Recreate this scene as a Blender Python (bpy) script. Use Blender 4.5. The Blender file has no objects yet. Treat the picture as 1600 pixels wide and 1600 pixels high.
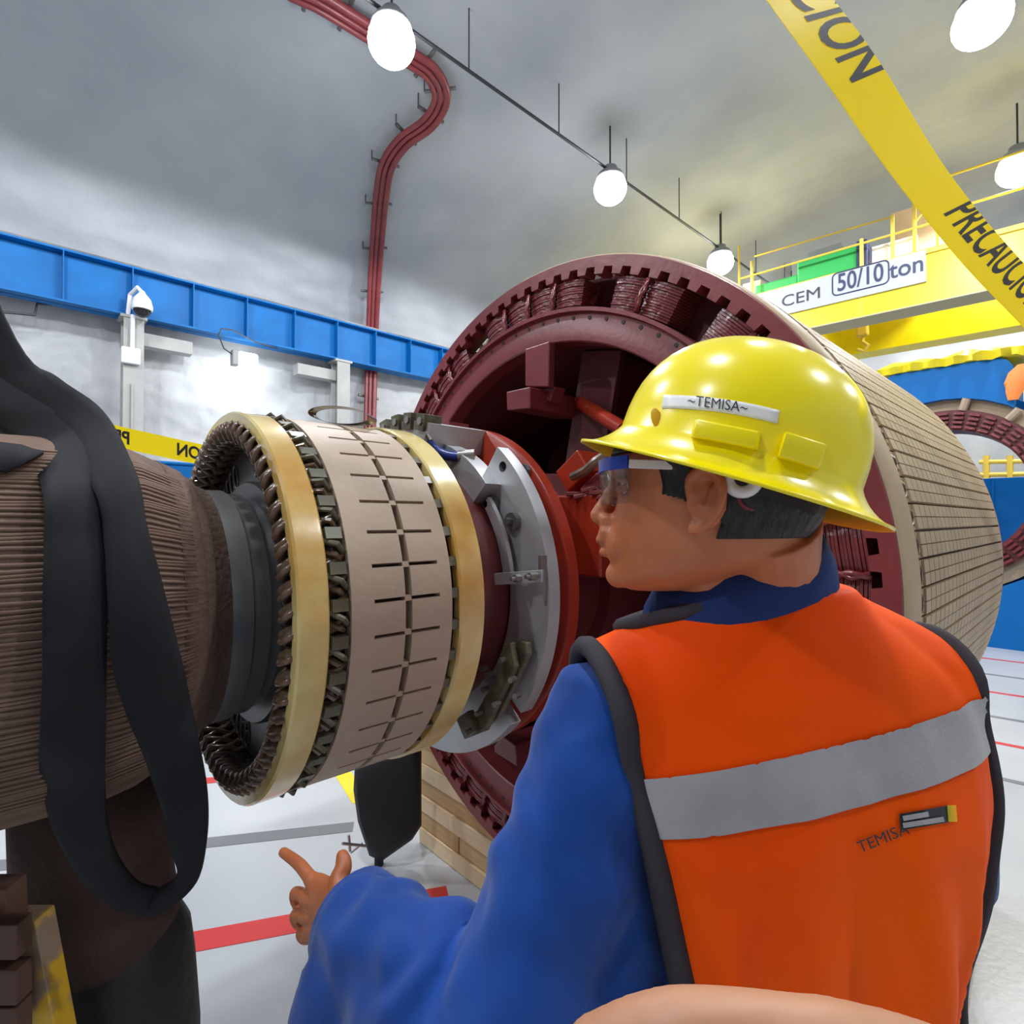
import bpy, bmesh, math, random
import numpy as np
from mathutils import Vector, Matrix, noise
from mathutils.bvhtree import BVHTree
random.seed(7)
R = math.radians
PI = math.pi
sc = bpy.context.scene
COL = sc.collection

# ------------------------------------------------------------------ camera
CAMP = Vector((0, 0, 1.5))
F = 852.15                      # focal length in pixels of the 1600 px frame
HEAD, PIT = R(47.29), R(0.797)
FW = Vector((math.cos(HEAD)*math.cos(PIT), math.sin(HEAD)*math.cos(PIT), math.sin(PIT)))
RT = Vector((math.sin(HEAD), -math.cos(HEAD), 0))
UP = RT.cross(FW)
cam_d = bpy.data.cameras.new('camera'); cam = bpy.data.objects.new('camera', cam_d); COL.objects.link(cam)
cam_d.sensor_width = 36; cam_d.lens = 36*F/1600; cam_d.clip_start = .02; cam_d.clip_end = 200
mw = Matrix((RT, UP, -FW)).transposed().to_4x4(); mw.translation = CAMP
cam.matrix_world = mw
sc.camera = cam

# ------------------------------------------------------------------ world, view
w = bpy.data.worlds.new('world'); sc.world = w; w.use_nodes = True
w.node_tree.nodes['Background'].inputs[0].default_value = (.75, .82, 1, 1)
w.node_tree.nodes['Background'].inputs[1].default_value = .02
sc.view_settings.view_transform = 'Standard'; sc.view_settings.look = 'None'
sc.view_settings.gamma = 1; sc.view_settings.use_curve_mapping = False
sc.view_settings.exposure = 1.0

# hall lamps: rows along the hall (x), every lamp has a lit globe as wide as its bloom and throws its light down
LAMP_Z = 7.0
LAMP_POWER = 190
LAMPS = []
for row_y, xs in ((5.5, (-4.9, -.9, 3.19, 7.3, 11.15, 15.1)), (.85, (-4.2, 0, 4.0, 7.84, 11.6, 16.5)), (-3.8, (4, 10))):
    for x in xs: LAMPS.append((x, row_y))
for i, (x, y) in enumerate(LAMPS):
    ld = bpy.data.lights.new('hall_lamp_light', 'SPOT'); ld.shadow_soft_size = .14; ld.spot_size = R(179); ld.spot_blend = .05
    ld.energy = LAMP_POWER; ld.color = (.93, .96, 1)
    lo = bpy.data.objects.new('hall_lamp_light', ld); COL.objects.link(lo); lo.location = (x, y, LAMP_Z-.38)

# ------------------------------------------------------------------ pixel helpers (measuring aids)
def ray(px, py): return FW + RT*((px-800)/F) + UP*((800-py)/F)
def at(px, py, d): return CAMP + ray(px, py)*d
def onX(px, py, X): r = ray(px, py); return CAMP + r*((X-CAMP.x)/r.x)
def onY(px, py, Y): r = ray(px, py); return CAMP + r*((Y-CAMP.y)/r.y)
def onZ(px, py, Z): r = ray(px, py); return CAMP + r*((Z-CAMP.z)/r.z)

# ------------------------------------------------------------------ materials
MATS = {}
def mat(name, col, rough=.5, metal=0, col2=None, scale=8, detail=4, bump=0, bscale=None, stretch=None, coat=0, spec=.5, sheen=0, ramp=(.35, .65), emit=None, estr=0, sss=0):
    if name in MATS: return MATS[name]
    m = bpy.data.materials.new(name); m.use_nodes = True; nt = m.node_tree; b = nt.nodes['Principled BSDF']
    b.inputs['Base Color'].default_value = (*col, 1); b.inputs['Roughness'].default_value = rough; b.inputs['Metallic'].default_value = metal
    b.inputs['Coat Weight'].default_value = coat; b.inputs['Coat Roughness'].default_value = .12
    b.inputs['Specular IOR Level'].default_value = spec
    if sheen: b.inputs['Sheen Weight'].default_value = sheen
    if sss:
        b.inputs['Subsurface Weight'].default_value = sss; b.inputs['Subsurface Radius'].default_value = (.01, .004, .002)
    if emit:
        b.inputs['Emission Color'].default_value = (*emit, 1); b.inputs['Emission Strength'].default_value = estr
    if col2 or bump:
        tc = nt.nodes.new('ShaderNodeTexCoord'); mp = nt.nodes.new('ShaderNodeMapping')
        nt.links.new(tc.outputs['Object'], mp.inputs[0])
        if stretch: mp.inputs['Scale'].default_value = stretch
        if col2:
            n = nt.nodes.new('ShaderNodeTexNoise'); n.inputs['Scale'].default_value = scale; n.inputs['Detail'].default_value = detail
            nt.links.new(mp.outputs[0], n.inputs['Vector'])
            r = nt.nodes.new('ShaderNodeValToRGB'); r.color_ramp.elements[0].position = ramp[0]; r.color_ramp.elements[1].position = ramp[1]
            r.color_ramp.elements[0].color = (*col, 1); r.color_ramp.elements[1].color = (*col2, 1)
            nt.links.new(n.outputs['Fac'], r.inputs[0]); nt.links.new(r.outputs[0], b.inputs['Base Color'])
        if bump:
            n2 = nt.nodes.new('ShaderNodeTexNoise'); n2.inputs['Scale'].default_value = bscale or scale*4; n2.inputs['Detail'].default_value = 5
            nt.links.new(mp.outputs[0], n2.inputs['Vector'])
            bn = nt.nodes.new('ShaderNodeBump'); bn.inputs['Strength'].default_value = min(1, bump); bn.inputs['Distance'].default_value = .02 if bump <= 1 else .02*bump
            nt.links.new(n2.outputs['Fac'], bn.inputs['Height']); nt.links.new(bn.outputs[0], b.inputs['Normal'])
    MATS[name] = m
    return m

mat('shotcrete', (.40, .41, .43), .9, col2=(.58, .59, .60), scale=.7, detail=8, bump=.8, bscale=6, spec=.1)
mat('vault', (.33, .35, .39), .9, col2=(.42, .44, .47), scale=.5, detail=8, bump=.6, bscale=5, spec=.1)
mat('floor_paint', (.46, .48, .50), .28, col2=(.53, .54, .55), scale=.8, detail=5, bump=.04, bscale=40)
mat('rock_grey', (.30, .30, .31), .9, col2=(.36, .36, .36), scale=.7, detail=8, bump=.8, bscale=6, spec=.1)
mat('stripe_red', (.62, .035, .03), .35)
mat('stripe_grey', (.20, .20, .21), .45)
mat('stripe_yellow', (.85, .65, .02), .4)
mat('blue_paint', (.0, .125, .38), .5, col2=(.0, .145, .44), scale=3, spec=.25)
mat('blue_stator', (.0, .13, .42), .5, spec=.25)
mat('column_grey', (.36, .36, .35), .55, col2=(.42, .42, .40), scale=3)
mat('dark_cable', (.03, .03, .035), .5)
mat('white_plastic', (.82, .82, .82), .3)
mat('black_gloss', (.01, .01, .012), .12)
mat('maroon', (.17, .026, .030), .36, col2=(.225, .038, .042), scale=4, detail=6, bump=.06, bscale=30)
mat('maroon_dark', (.10, .018, .02), .45, col2=(.14, .025, .028), scale=5)
mat('maroon_gloss', (.16, .023, .026), .22, col2=(.23, .04, .042), scale=9, detail=6, bump=.25, bscale=60, coat=.4)
mat('hub_red', (.40, .035, .012), .3, col2=(.26, .025, .014), scale=4, bump=.05, bscale=20)
mat('tie_resin', (.50, .28, .27), .2, coat=.5)
mat('beige', (.42, .315, .225), .5, col2=(.48, .37, .275), scale=5, detail=6, bump=.05, bscale=60)
mat('beige_wedge', (.38, .275, .165), .5, col2=(.46, .34, .215), scale=4, detail=6, bump=.06, bscale=50)
mat('gap_dark', (.028, .022, .018), .6)
mat('olive', (.15, .14, .085), .35, col2=(.06, .055, .035), scale=30)
mat('resin', (.78, .64, .26), .2, col2=(.52, .25, .035), scale=4, detail=6, coat=.5, ramp=(.40, .68), bump=.05, bscale=12)
mat('coil_varnish', (.045, .030, .020), .22, col2=(.15, .09, .05), scale=25, coat=.4)
mat('copper_brown', (.20, .11, .065), .3, col2=(.07, .042, .03), scale=18, coat=.3)
mat('steel_dark', (.11, .11, .115), .4, metal=.5, col2=(.16, .155, .15), scale=6)
mat('steel_polished', (.34, .34, .36), .26, metal=.55, col2=(.24, .235, .235), scale=5, stretch=(1, .3, .3))
mat('aluminium', (.52, .53, .55), .42, metal=.55, col2=(.44, .45, .47), scale=6)
mat('bolt_steel', (.35, .34, .32), .3, metal=.8)
mat('blue_lug', (.02, .04, .25), .3)
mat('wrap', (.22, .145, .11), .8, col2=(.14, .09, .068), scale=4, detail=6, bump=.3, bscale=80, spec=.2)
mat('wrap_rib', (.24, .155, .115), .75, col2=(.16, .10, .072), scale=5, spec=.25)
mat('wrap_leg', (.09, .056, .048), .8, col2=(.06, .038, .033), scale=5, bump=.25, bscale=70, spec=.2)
mat('black_boot', (.012, .011, .012), .6, bump=.2, bscale=30)
mat('black_web', (.014, .014, .017), .8, col2=(.021, .021, .024), scale=6, bump=.15, bscale=600, spec=.2)
mat('black_foam', (.008, .0085, .011), .65, bump=.1, bscale=60)
for i, (c1, c2) in enumerate((((.66, .42, .20), (.74, .50, .26)), ((.82, .60, .35), (.88, .68, .44)), ((.52, .30, .12), (.66, .42, .20)))):
    mat('pine%d' % i, c1, .6, col2=c2, scale=3, detail=6, stretch=(6, .7, 14), bump=.1, bscale=12)
mat('old_board', (.16, .08, .055), .7, col2=(.10, .05, .035), scale=5, stretch=(1, 1, .3))
mat('yellow_stained', (.75, .45, .02), .5, col2=(.34, .24, .16), scale=14, detail=5, ramp=(.45, .55))
mat('crane_yellow', (.85, .66, .0), .35, col2=(.90, .72, .01), scale=2)
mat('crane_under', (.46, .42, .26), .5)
mat('rail_yellow', (.72, .50, .06), .45)
mat('sign_white', (.42, .43, .46), .5)
mat('ink', (.02, .02, .03), .5)
mat('ink_navy', (.02, .03, .09), .5)
mat('hoist_green', (.02, .36, .08), .4)
mat('tan_box', (.50, .38, .26), .6)
mat('grey_panel', (.30, .31, .32), .5)
mat('tape_yellow', (.98, .84, .03), .35, spec=.4)
mat('tarp', (.88, .74, .02), .35, col2=(.80, .62, .01), scale=4)
mat('orange_cloth', (.9, .25, .05), .6)
mat('hi_vis', (1.0, .115, .0), .62, col2=(.95, .07, .0), scale=3, bump=.1, bscale=600, spec=.1)
mat('reflective', (.42, .41, .43), .4, metal=.15, col2=(.33, .325, .34), scale=10, bump=.1, bscale=180)
mat('binding', (.045, .04, .048), .8, bump=.15, bscale=600, spec=.2)
mat('denim', (.002, .040, .22), .75, col2=(.003, .055, .29), scale=9, bump=.15, bscale=700, sheen=.2, spec=.2)
mat('collar_navy', (.016, .035, .14), .8, col2=(.022, .048, .18), scale=10, bump=.2, bscale=600, spec=.2)
mat('denim_seam', (.01, .11, .45), .7)
mat('skin', (.46, .135, .047), .45, col2=(.54, .175, .07), scale=14, bump=.05, bscale=130, sss=.15)
mat('lip', (.38, .10, .06), .4)
mat('hair', (.007, .006, .006), .5, col2=(.014, .011, .010), scale=60, stretch=(1, 1, .2), bump=.4, bscale=120)
mat('eye_white', (.7, .68, .66), .2)
mat('iris', (.02, .012, .01), .1)
mat('hat_yellow', (1.0, .83, .0), .26, coat=.35)
mat('hat_inside', (.75, .40, .0), .5)  # shell yellow turned orange: warm light under the brim put into the colour
mat('sticker', (.86, .86, .84), .4)
mat('strap_black', (.02, .02, .022), .6)
mat('glasses_blue', (.01, .05, .42), .3)
mat('glasses_white', (.75, .72, .68), .3)
mat('glasses_red', (.20, .02, .03), .35)
mat('lamp_globe', (.9, .9, .9), .4, emit=(.93, .97, 1), estr=14)
mat('flood_glass', (.9, .9, .9), .4, emit=(.93, .97, 1), estr=10)
mat('lamp_housing', (.25, .25, .26), .5)
mat('hand_skin', (.36, .165, .085), .5, col2=(.42, .20, .11), scale=20, sss=.15)
# plastic tape lets light through
nt = MATS['tape_yellow'].node_tree; b_ = nt.nodes['Principled BSDF']; mxx = nt.nodes.new('ShaderNodeMixShader'); tl_ = nt.nodes.new('ShaderNodeBsdfTranslucent')
tl_.inputs[0].default_value = (.98, .84, .03, 1); mxx.inputs[0].default_value = .5
nt.links.new(b_.outputs[0], mxx.inputs[1]); nt.links.new(tl_.outputs[0], mxx.inputs[2]); nt.links.new(mxx.outputs[0], nt.nodes['Material Output'].inputs[0])
# clear lens: thin, part transparent, part mirror
m = bpy.data.materials.new('clear_lens'); m.use_nodes = True; nt = m.node_tree; nt.nodes.clear()
o_ = nt.nodes.new('ShaderNodeOutputMaterial'); mx = nt.nodes.new('ShaderNodeMixShader'); t_ = nt.nodes.new('ShaderNodeBsdfTransparent'); g_ = nt.nodes.new('ShaderNodeBsdfGlossy')
t_.inputs[0].default_value = (.86, .88, .93, 1); g_.inputs['Roughness'].default_value = .06; mx.inputs[0].default_value = .12
nt.links.new(t_.outputs[0], mx.inputs[1]); nt.links.new(g_.outputs[0], mx.inputs[2]); nt.links.new(mx.outputs[0], o_.inputs[0])
MATS['clear_lens'] = m

# ------------------------------------------------------------------ object helpers
WLOC = {}                      # world translation of each parent
def tag(o, label=None, cat=None, group=None, kind=None):
    if label: o['label'] = label
    if cat: o['category'] = cat
    if group: o['group'] = group
    if kind: o['kind'] = kind
    return o
def setpar(o, parent):
    if parent is not None:
        o.parent = parent
        o.matrix_parent_inverse = Matrix.Translation(-WLOC[parent.name])
def thing(name, loc, label, cat, group=None):
    o = bpy.data.objects.new(name, None); COL.objects.link(o); o.location = loc; o.empty_display_size = .1
    WLOC[o.name] = Vector(loc)
    return tag(o, label, cat, group)
def finish(name, me, material, parent=None, smooth=False, origin=None, rotx=None):
    """mesh in world coordinates -> object with its origin at `origin` (or its middle)"""
    if not isinstance(material, (list, tuple)): material = [material]
    for mm in material: me.materials.append(MATS[mm] if isinstance(mm, str) else mm)
    if origin is None:
        n = len(me.vertices); co = np.empty(n*3); me.vertices.foreach_get('co', co); co = co.reshape(-1, 3)
        origin = Vector(((co[:, 0].min()+co[:, 0].max())/2, (co[:, 1].min()+co[:, 1].max())/2, co[:, 2].min()))
        me.transform(Matrix.Translation(-origin))
    if smooth:
        me.polygons.foreach_set('use_smooth', [True]*len(me.polygons))
        if smooth != 'all':
            try: me.set_sharp_from_angle(angle=R(38))
            except Exception: pass
    o = bpy.data.objects.new(name, me); COL.objects.link(o); o.location = origin
    WLOC[o.name] = Vector(origin)
    setpar(o, parent)
    return o
class MB:
    """collects shapes, world coordinates, into one mesh"""
    def __init__(s): s.v = []; s.f = []; s.mi = []
    def add(s, vs, fs, mi=0):
        b = len(s.v); s.v += [tuple(v) for v in vs]; s.f += [tuple(i+b for i in f) for f in fs]; s.mi += [mi]*len(fs); return s
    def box(s, c, size, ax=None, mi=0, taper=1):
        c = Vector(c); x, y, z = [k/2 for k in size]
        ax = ax or (Vector((1, 0, 0)), Vector((0, 1, 0)), Vector((0, 0, 1)))
        vs = [c + ax[0]*(a*x*(taper if k > 0 else 1)) + ax[1]*(b*y*(taper if k > 0 else 1)) + ax[2]*(k*z) for k in (-1, 1) for a, b in ((-1, -1), (1, -1), (1, 1), (-1, 1))]
        return s.add(vs, [(3, 2, 1, 0), (4, 5, 6, 7), (0, 1, 5, 4), (1, 2, 6, 5), (2, 3, 7, 6), (3, 0, 4, 7)], mi)
    def quad(s, a, b, c, d, mi=0): return s.add([a, b, c, d], [(0, 1, 2, 3)], mi)
    def tube(s, pts, r, n=8, closed=False, caps=True, mi=0, flat=1.0, nrm=None):
        pts = [Vector(p) for p in pts]; m = len(pts); rr = r if isinstance(r, (list, tuple)) else [r]*m
        base = len(s.v); prev = None; rows = []
        for i, p in enumerate(pts):
            if closed: t = pts[(i+1) % m]-pts[i-1]
            else: t = pts[min(i+1, m-1)]-pts[max(i-1, 0)]
            t.normalize()
            if prev is None:
                u = Vector(nrm) if nrm else (Vector((0, 0, 1)) if abs(t.z) < .9 else Vector((1, 0, 0)))
            else: u = prev
            u = (u - t*u.dot(t)).normalized(); prev = u; v2 = t.cross(u)
            rows.append([p + u*(math.cos(2*PI*k/n)*rr[i]) + v2*(math.sin(2*PI*k/n)*rr[i]*flat) for k in range(n)])
        vs = [q for row in rows for q in row]; fs = []
        for i in range(m if closed else m-1):
            j = (i+1) % m
            for k in range(n): fs.append((i*n+k, i*n+(k+1) % n, j*n+(k+1) % n, j*n+k))
        if caps and not closed: fs.append(tuple(range(n))[::-1]); fs.append(tuple((m-1)*n+k for k in range(n)))
        return s.add(vs, fs, mi)
    def cyl(s, a, b, r, n=16, r2=None, mi=0): return s.tube([a, b], [r, r if r2 is None else r2], n, mi=mi)
    def sphere(s, c, r, n=12, m=8, ax=None, mi=0):
        c = Vector(c); rr = (r, r, r) if isinstance(r, (int, float)) else r
        ax = ax or (Vector((1, 0, 0)), Vector((0, 1, 0)), Vector((0, 0, 1)))
        vs = [c+ax[2]*rr[2]]
        for i in range(1, m):
            t = PI*i/m
            for k in range(n):
                p = 2*PI*k/n; vs.append(c+ax[0]*(rr[0]*math.sin(t)*math.cos(p))+ax[1]*(rr[1]*math.sin(t)*math.sin(p))+ax[2]*(rr[2]*math.cos(t)))
        vs.append(c-ax[2]*rr[2]); L = len(vs)-1; fs = []
        for k in range(n): fs.append((0, 1+k, 1+(k+1) % n)); fs.append((L, L-n+(k+1) % n, L-n+k))
        for i in range(m-2):
            for k in range(n): a = 1+i*n; fs.append((a+k, a+n+k, a+n+(k+1) % n, a+(k+1) % n))
        return s.add(vs, fs, mi)
    def loft(s, loops, caps=True, mi=0):
        n = len(loops[0]); vs = [p for l in loops for p in l]; fs = []
        for i in range(len(loops)-1):
            for k in range(n): fs.append((i*n+k, i*n+(k+1) % n, (i+1)*n+(k+1) % n, (i+1)*n+k))
        if caps: fs.append(tuple(range(n))[::-1]); fs.append(tuple((len(loops)-1)*n+k for k in range(n)))
        return s.add(vs, fs, mi)
    def prism(s, poly, d, mi=0):
        """closed planar polygon (3D points) pushed along vector d"""
        d = Vector(d); poly = [Vector(p) for p in poly]; n = len(poly); vs = poly+[p+d for p in poly]
        return s.add(vs, [tuple(range(n))[::-1], tuple(range(n, 2*n))]+[(k, (k+1) % n, n+(k+1) % n, n+k) for k in range(n)], mi)
    def mesh(s, name, fixn=True):
        me = bpy.data.meshes.new(name); me.from_pydata(s.v, [], s.f); me.polygons.foreach_set('material_index', s.mi)
        if fixn:
            bm = bmesh.new(); bm.from_mesh(me); bmesh.ops.recalc_face_normals(bm, faces=bm.faces); bm.to_mesh(me); bm.free()
        me.update(); return me
    def build(s, name, material, parent=None, smooth=False, bevel=0, **k):
        me = s.mesh(name)
        if bevel:
            bm = bmesh.new(); bm.from_mesh(me)
            es = [e for e in bm.edges if len(e.link_faces) == 2 and e.calc_face_angle() > R(40)]
            bmesh.ops.bevel(bm, geom=es, offset=bevel, segments=2, affect='EDGES', profile=.5, clamp_overlap=True); bm.to_mesh(me); bm.free()
        return finish(name, me, material, parent, smooth, **k)
def remeshed(mb, voxel, smooth_it=4, factor=.5):
    """fuse overlapping shapes to one continuous skin"""
    me = mb.mesh('tmp'); o = bpy.data.objects.new('tmp', me); COL.objects.link(o)
    r = o.modifiers.new('r', 'REMESH'); r.mode = 'VOXEL'; r.voxel_size = voxel; r.use_smooth_shade = True
    sm = o.modifiers.new('s', 'SMOOTH'); sm.iterations = smooth_it; sm.factor = factor
    dg = bpy.context.evaluated_depsgraph_get(); dg.update()
    out = bpy.data.meshes.new_from_object(o.evaluated_get(dg))
    bpy.data.objects.remove(o); bpy.data.meshes.remove(me)
    out.materials.clear()
    return out
def wrinkle(me, fn):
    n = len(me.vertices); me.update()
    for v, nn in zip(me.vertices, [Vector(x.vector) for x in me.vertex_normals]): v.co = v.co + nn*fn(v.co, nn)
    me.update()

AY, AZ = 1.321, 1.317          # shaft axis: parallel to x
AXO = Vector((0, AY, AZ))
def pol(x, r, a): return Vector((x, AY+r*math.cos(a), AZ+r*math.sin(a)))      # a: 0 far side, 90 top, 180 camera side
def lathe(mb, prof, n=96, closed=False, a0=0, a1=2*PI, mi=0):
    full = abs(a1-a0-2*PI) < 1e-6; m = n if full else n+1; k = len(prof)
    vs = [pol(x, r, a0+(a1-a0)*i/n) for i in range(m) for x, r in prof]; fs = []
    for i in range(n):
        j = (i+1) % m
        for q in range(k if closed else k-1): p = (q+1) % k; fs.append((i*k+q, i*k+p, j*k+p, j*k+q))
    if closed and not full: fs.append(tuple(range(k))); fs.append(tuple((m-1)*k+q for q in range(k)))
    return mb.add(vs, fs, mi)
def ringpart(name, mesh_o, parent, angs):
    """copies of one piece turned about the shaft axis; the piece was built at angle 0 with its origin on the axis"""
    out = []
    for i, a in enumerate(angs):
        o = mesh_o if i == 0 else mesh_o.copy()
        if i: COL.objects.link(o); setpar(o, parent)
        o.rotation_euler = (a, 0, 0); out.append(o)
    return out
def build_axis(mb, name, material, parent, **k):
    """object with its origin on the shaft axis"""
    me = mb.mesh(name); me.transform(Matrix.Translation(-AXO)); return finish(name, me, material, parent, origin=AXO, **k)
def text_flat(body, size=1, offset=0, align='CENTER', depth=0):
    """2D letter mesh in the xy plane (no files: the built-in font)"""
    cu = bpy.data.curves.new('t', 'FONT'); cu.body = body; cu.size = size; cu.align_x = align; cu.align_y = 'CENTER'; cu.offset = offset; cu.extrude = depth; cu.resolution_u = 4
    o = bpy.data.objects.new('t', cu); COL.objects.link(o)
    dg = bpy.context.evaluated_depsgraph_get(); dg.update()
    me = bpy.data.meshes.new_from_object(o.evaluated_get(dg)); bpy.data.objects.remove(o); bpy.data.curves.remove(cu)
    return me
def text_map(name, body, fn, material, parent, size=1, offset=0, depth=0, sx=1, cut=None):
    me = text_flat(body, size, offset, depth=depth)
    bm = bmesh.new(); bm.from_mesh(me)
    xs = [v.co.x for v in bm.verts]; w_ = max(xs)-min(xs); step = w_/40
    for i in range(1, 40):
        x = min(xs)+step*i
        bmesh.ops.bisect_plane(bm, geom=bm.verts[:]+bm.edges[:]+bm.faces[:], plane_co=(x, 0, 0), plane_no=(1, 0, 0))
    if cut is not None: bmesh.ops.bisect_plane(bm, geom=bm.verts[:]+bm.edges[:]+bm.faces[:], plane_co=(0, cut, 0), plane_no=(0, 1, 0), clear_outer=True)
    for v in bm.verts: v.co = fn(v.co.x*sx, v.co.y, v.co.z)
    bm.to_mesh(me); bm.free()
    return finish(name, me, material, parent)

# ================================================================== THE HALL
YW, SPR, VA, VB, VC = 10.55, 5.3, 9.55, 3.15, 1.0      # left wall, springing height, vault half width, rise, centre line
X0, X1, YR = -12.0, 19.0, 1.0-9.55
mb = MB(); mb.box((3.5, 1, -.05), (31, 19.1, .1)); floor = mb.build('floor', 'floor_paint'); tag(floor, kind='structure')
def fbm(x, y, z, o=4):
    s = 0; a = 1; f = 1
    for _ in range(o): s += a*noise.noise((x*f, y*f, z*f)); a *= .5; f *= 2.1
    return s
def gridmesh(nu, nv, fn, name, material):
    vs = [fn(i/nu, j/nv) for j in range(nv+1) for i in range(nu+1)]
    fs = [(j*(nu+1)+i, j*(nu+1)+i+1, (j+1)*(nu+1)+i+1, (j+1)*(nu+1)+i) for j in range(nv) for i in range(nu)]
    me = bpy.data.meshes.new(name); me.from_pydata(vs, [], fs); me.update()
    o = finish(name, me, material, None, smooth='all', origin=Vector((0, 0, 0))); tag(o, kind='structure'); return o
def wl(u, v):
    x = X0+(X1-X0)*u; z = -.02+(SPR+.02)*v
    # an excavated rock face, sprayed white: deep scallops low on the wall, rough patches
    d = .10*fbm(x*.35, z*.5, 1.3, 3)+.05*fbm(x*1.6, z*1.9, 7, 3)+.035*max(0, fbm(x*.5, z*.6, 4, 2)+.15)*fbm(x*6, z*7, 3, 3)
    d += .05*abs(noise.noise((x*2.3, 5, z*2.3)))-.03*abs(noise.noise((x*5.1, 9, z*5.1)))
    d += .38*max(0, math.sin(x*.62+1.9))*min(1, max(0, (4.6-z)/1.2))
    return (x, YW+d*min(1, (SPR-z)*2.5), z)
gridmesh(520, 110, wl, 'wall_left', 'shotcrete')
def vault_pt(t, inset=0): return (VC+(VA-inset)*math.cos(t), SPR+(VB-inset)*math.sin(t))
def ce(u, v):
    x = X0+(X1-X0)*u; t = PI*v; y, z = vault_pt(t)
    d = (.07*fbm(x*.3, y*.3, z*.4, 3)+.025*fbm(x*1.4, y*1.4, z*1.7, 3)+.10*max(0, 1-abs(t)/.5)*fbm(x*1.1, y*2, z*2.3, 4))*min(1, t*8)*min(1, (PI-t)*8)
    y2, z2 = vault_pt(t, d); return (x, y2, z2)
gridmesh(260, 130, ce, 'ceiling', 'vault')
mb = MB(); mb.box((3.5, YR-.1, SPR/2), (31, .2, SPR)); tag(mb.build('wall_right', 'rock_grey'), kind='structure')
for nm, xx in (('wall_end', X1), ('wall_back', X0)):
    prof = [Vector((xx, VC+VA, 0))]+[Vector((xx, *vault_pt(PI*i/24))) for i in range(25)]+[Vector((xx, VC-VA, 0))]
    mb = MB(); mb.prism(prof, (.2 if xx > 0 else -.2, 0, 0)); tag(mb.build(nm, 'shotcrete' if xx > 0 else 'rock_grey'), kind='structure')

# floor stripes, painted tape on the floor
def stripe(p, q, wd, m, name='floor_stripe'):
    p = Vector(p); q = Vector(q); t = (q-p).normalized(); n_ = Vector((-t.y, t.x, 0)); L = (q-p).length
    mb = MB(); mb.box((p+q)/2+Vector((0, 0, .001)), (L, wd, .002), (t, n_, Vector((0, 0, 1)))); return mb.build(name, m, floor)
def pstripe(a, b, wd, m, e0=0, e1=0):
    p, q = onZ(*a, 0), onZ(*b, 0); t = (q-p).normalized(); stripe(p-t*e0, q+t*e1, wd, m)
pstripe((280, 1476), (700, 1398), .105, 'stripe_red', .7, 0.0)
pstripe((250, 1325), (552, 1292), .085, 'stripe_grey', 2.2, 0)
pstripe((240, 1228), (345, 1218), .075, 'stripe_red', 1.6, .3)
pstripe((538, 1212), (556, 1240), .09, 'stripe_yellow', 1.2, .1)
for i, (yy, mm) in enumerate(((1036, 'stripe_red'), (1061, 'stripe_grey'), (1089, 'stripe_red'), (1128, 'stripe_grey'), (1169, 'stripe_red'), (1225, 'stripe_grey'))):
    p = onZ(1600, yy, 0); stripe(p+Vector((.35, -2.5, 0)), p+Vector((-.14, 1.0, 0)), .05, mm)

# ------------------------------------------------------------------ crane runway beam, columns
BY = 10.0; BZ1 = CAMP.z+.386*BY; BZ0 = CAMP.z+.310*BY
rb = thing('crane_runway_beam', (3.5, BY, BZ0), 'long blue steel crane runway beam with web stiffeners along the rock wall', 'beam')
def bar(x0, x1, y0, y1, z0, z1, name, m, par, **k):
    mb = MB(); mb.box(((x0+x1)/2, (y0+y1)/2, (z0+z1)/2), (x1-x0, y1-y0, z1-z0)); return mb.build(name, m, par, **k)
bar(X0, X1, BY+.13, BY+.15, BZ0, BZ1, 'web', 'blue_paint', rb)
bar(X0, X1, BY-.02, BY+.30, BZ1-.03, BZ1, 'top_flange', 'blue_paint', rb)
bar(X0, X1, BY-.02, BY+.30, BZ0, BZ0+.03, 'bottom_flange', 'blue_paint', rb)
bar(X0, X1, BY+.10, BY+.17, BZ1, BZ1+.07, 'rail', 'steel_dark', rb)
st0 = None
xs_st = [onY(p, 500, BY).x for p in (207,)][0]
for i in range(-13, 19):
    x = xs_st+i*.82
    if x < X0 or x > X1: continue
    if st0 is None:
        mb = MB(); mb.box((x, BY+.055, (BZ0+BZ1)/2), (.014, .15, BZ1-BZ0-.06)); st0 = mb.build('stiffener', 'blue_paint', rb)
    else:
        o = st0.copy(); COL.objects.link(o); o.location.x = x; setpar(o, rb)
def column(px_, nm, lab, corb):
    x = onY(px_, 600, BY).x
    c = thing('support_column', (x, BY+.1, 0), lab, 'column')
    mb = MB(); h = BZ0
    mb.box((x, BY-.02, h/2), (.26, .02, h)); mb.box((x, BY+.24, h/2), (.26, .02, h)); mb.box((x, BY+.11, h/2), (.02, .25, h)); mb.build('post', 'column_grey', c)
    bar(x-.17, x+.17, BY-.05, BY+.3, h-.04, h, 'cap_plate', 'column_grey', c)
    mb = MB(); mb.box((x+corb*.45, BY+.25, h-.28), (.75, .22, .2)); mb.build('strut', 'column_grey', c)
    mb = MB(); mb.box((x, BY+.42, h-.25), (.2, .3, .24)); mb.build('wall_tie', 'column_grey', c)
    return c, x
c1, cx1 = column(208, 'a', 'grey steel column carrying the white dome camera', 1)
c2, cx2 = column(536, 'b', 'grey steel column beside the red pipes, partly behind the drum', -1)
for k in range(-3, 3):
    if k in (-1, 0): continue
mb = MB(); mb.tube([(cx1-.02, BY-.05, .3), (cx1-.02, BY-.05, BZ0-1.05)], .018); mb.build('conduit', 'column_grey', c1)
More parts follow.
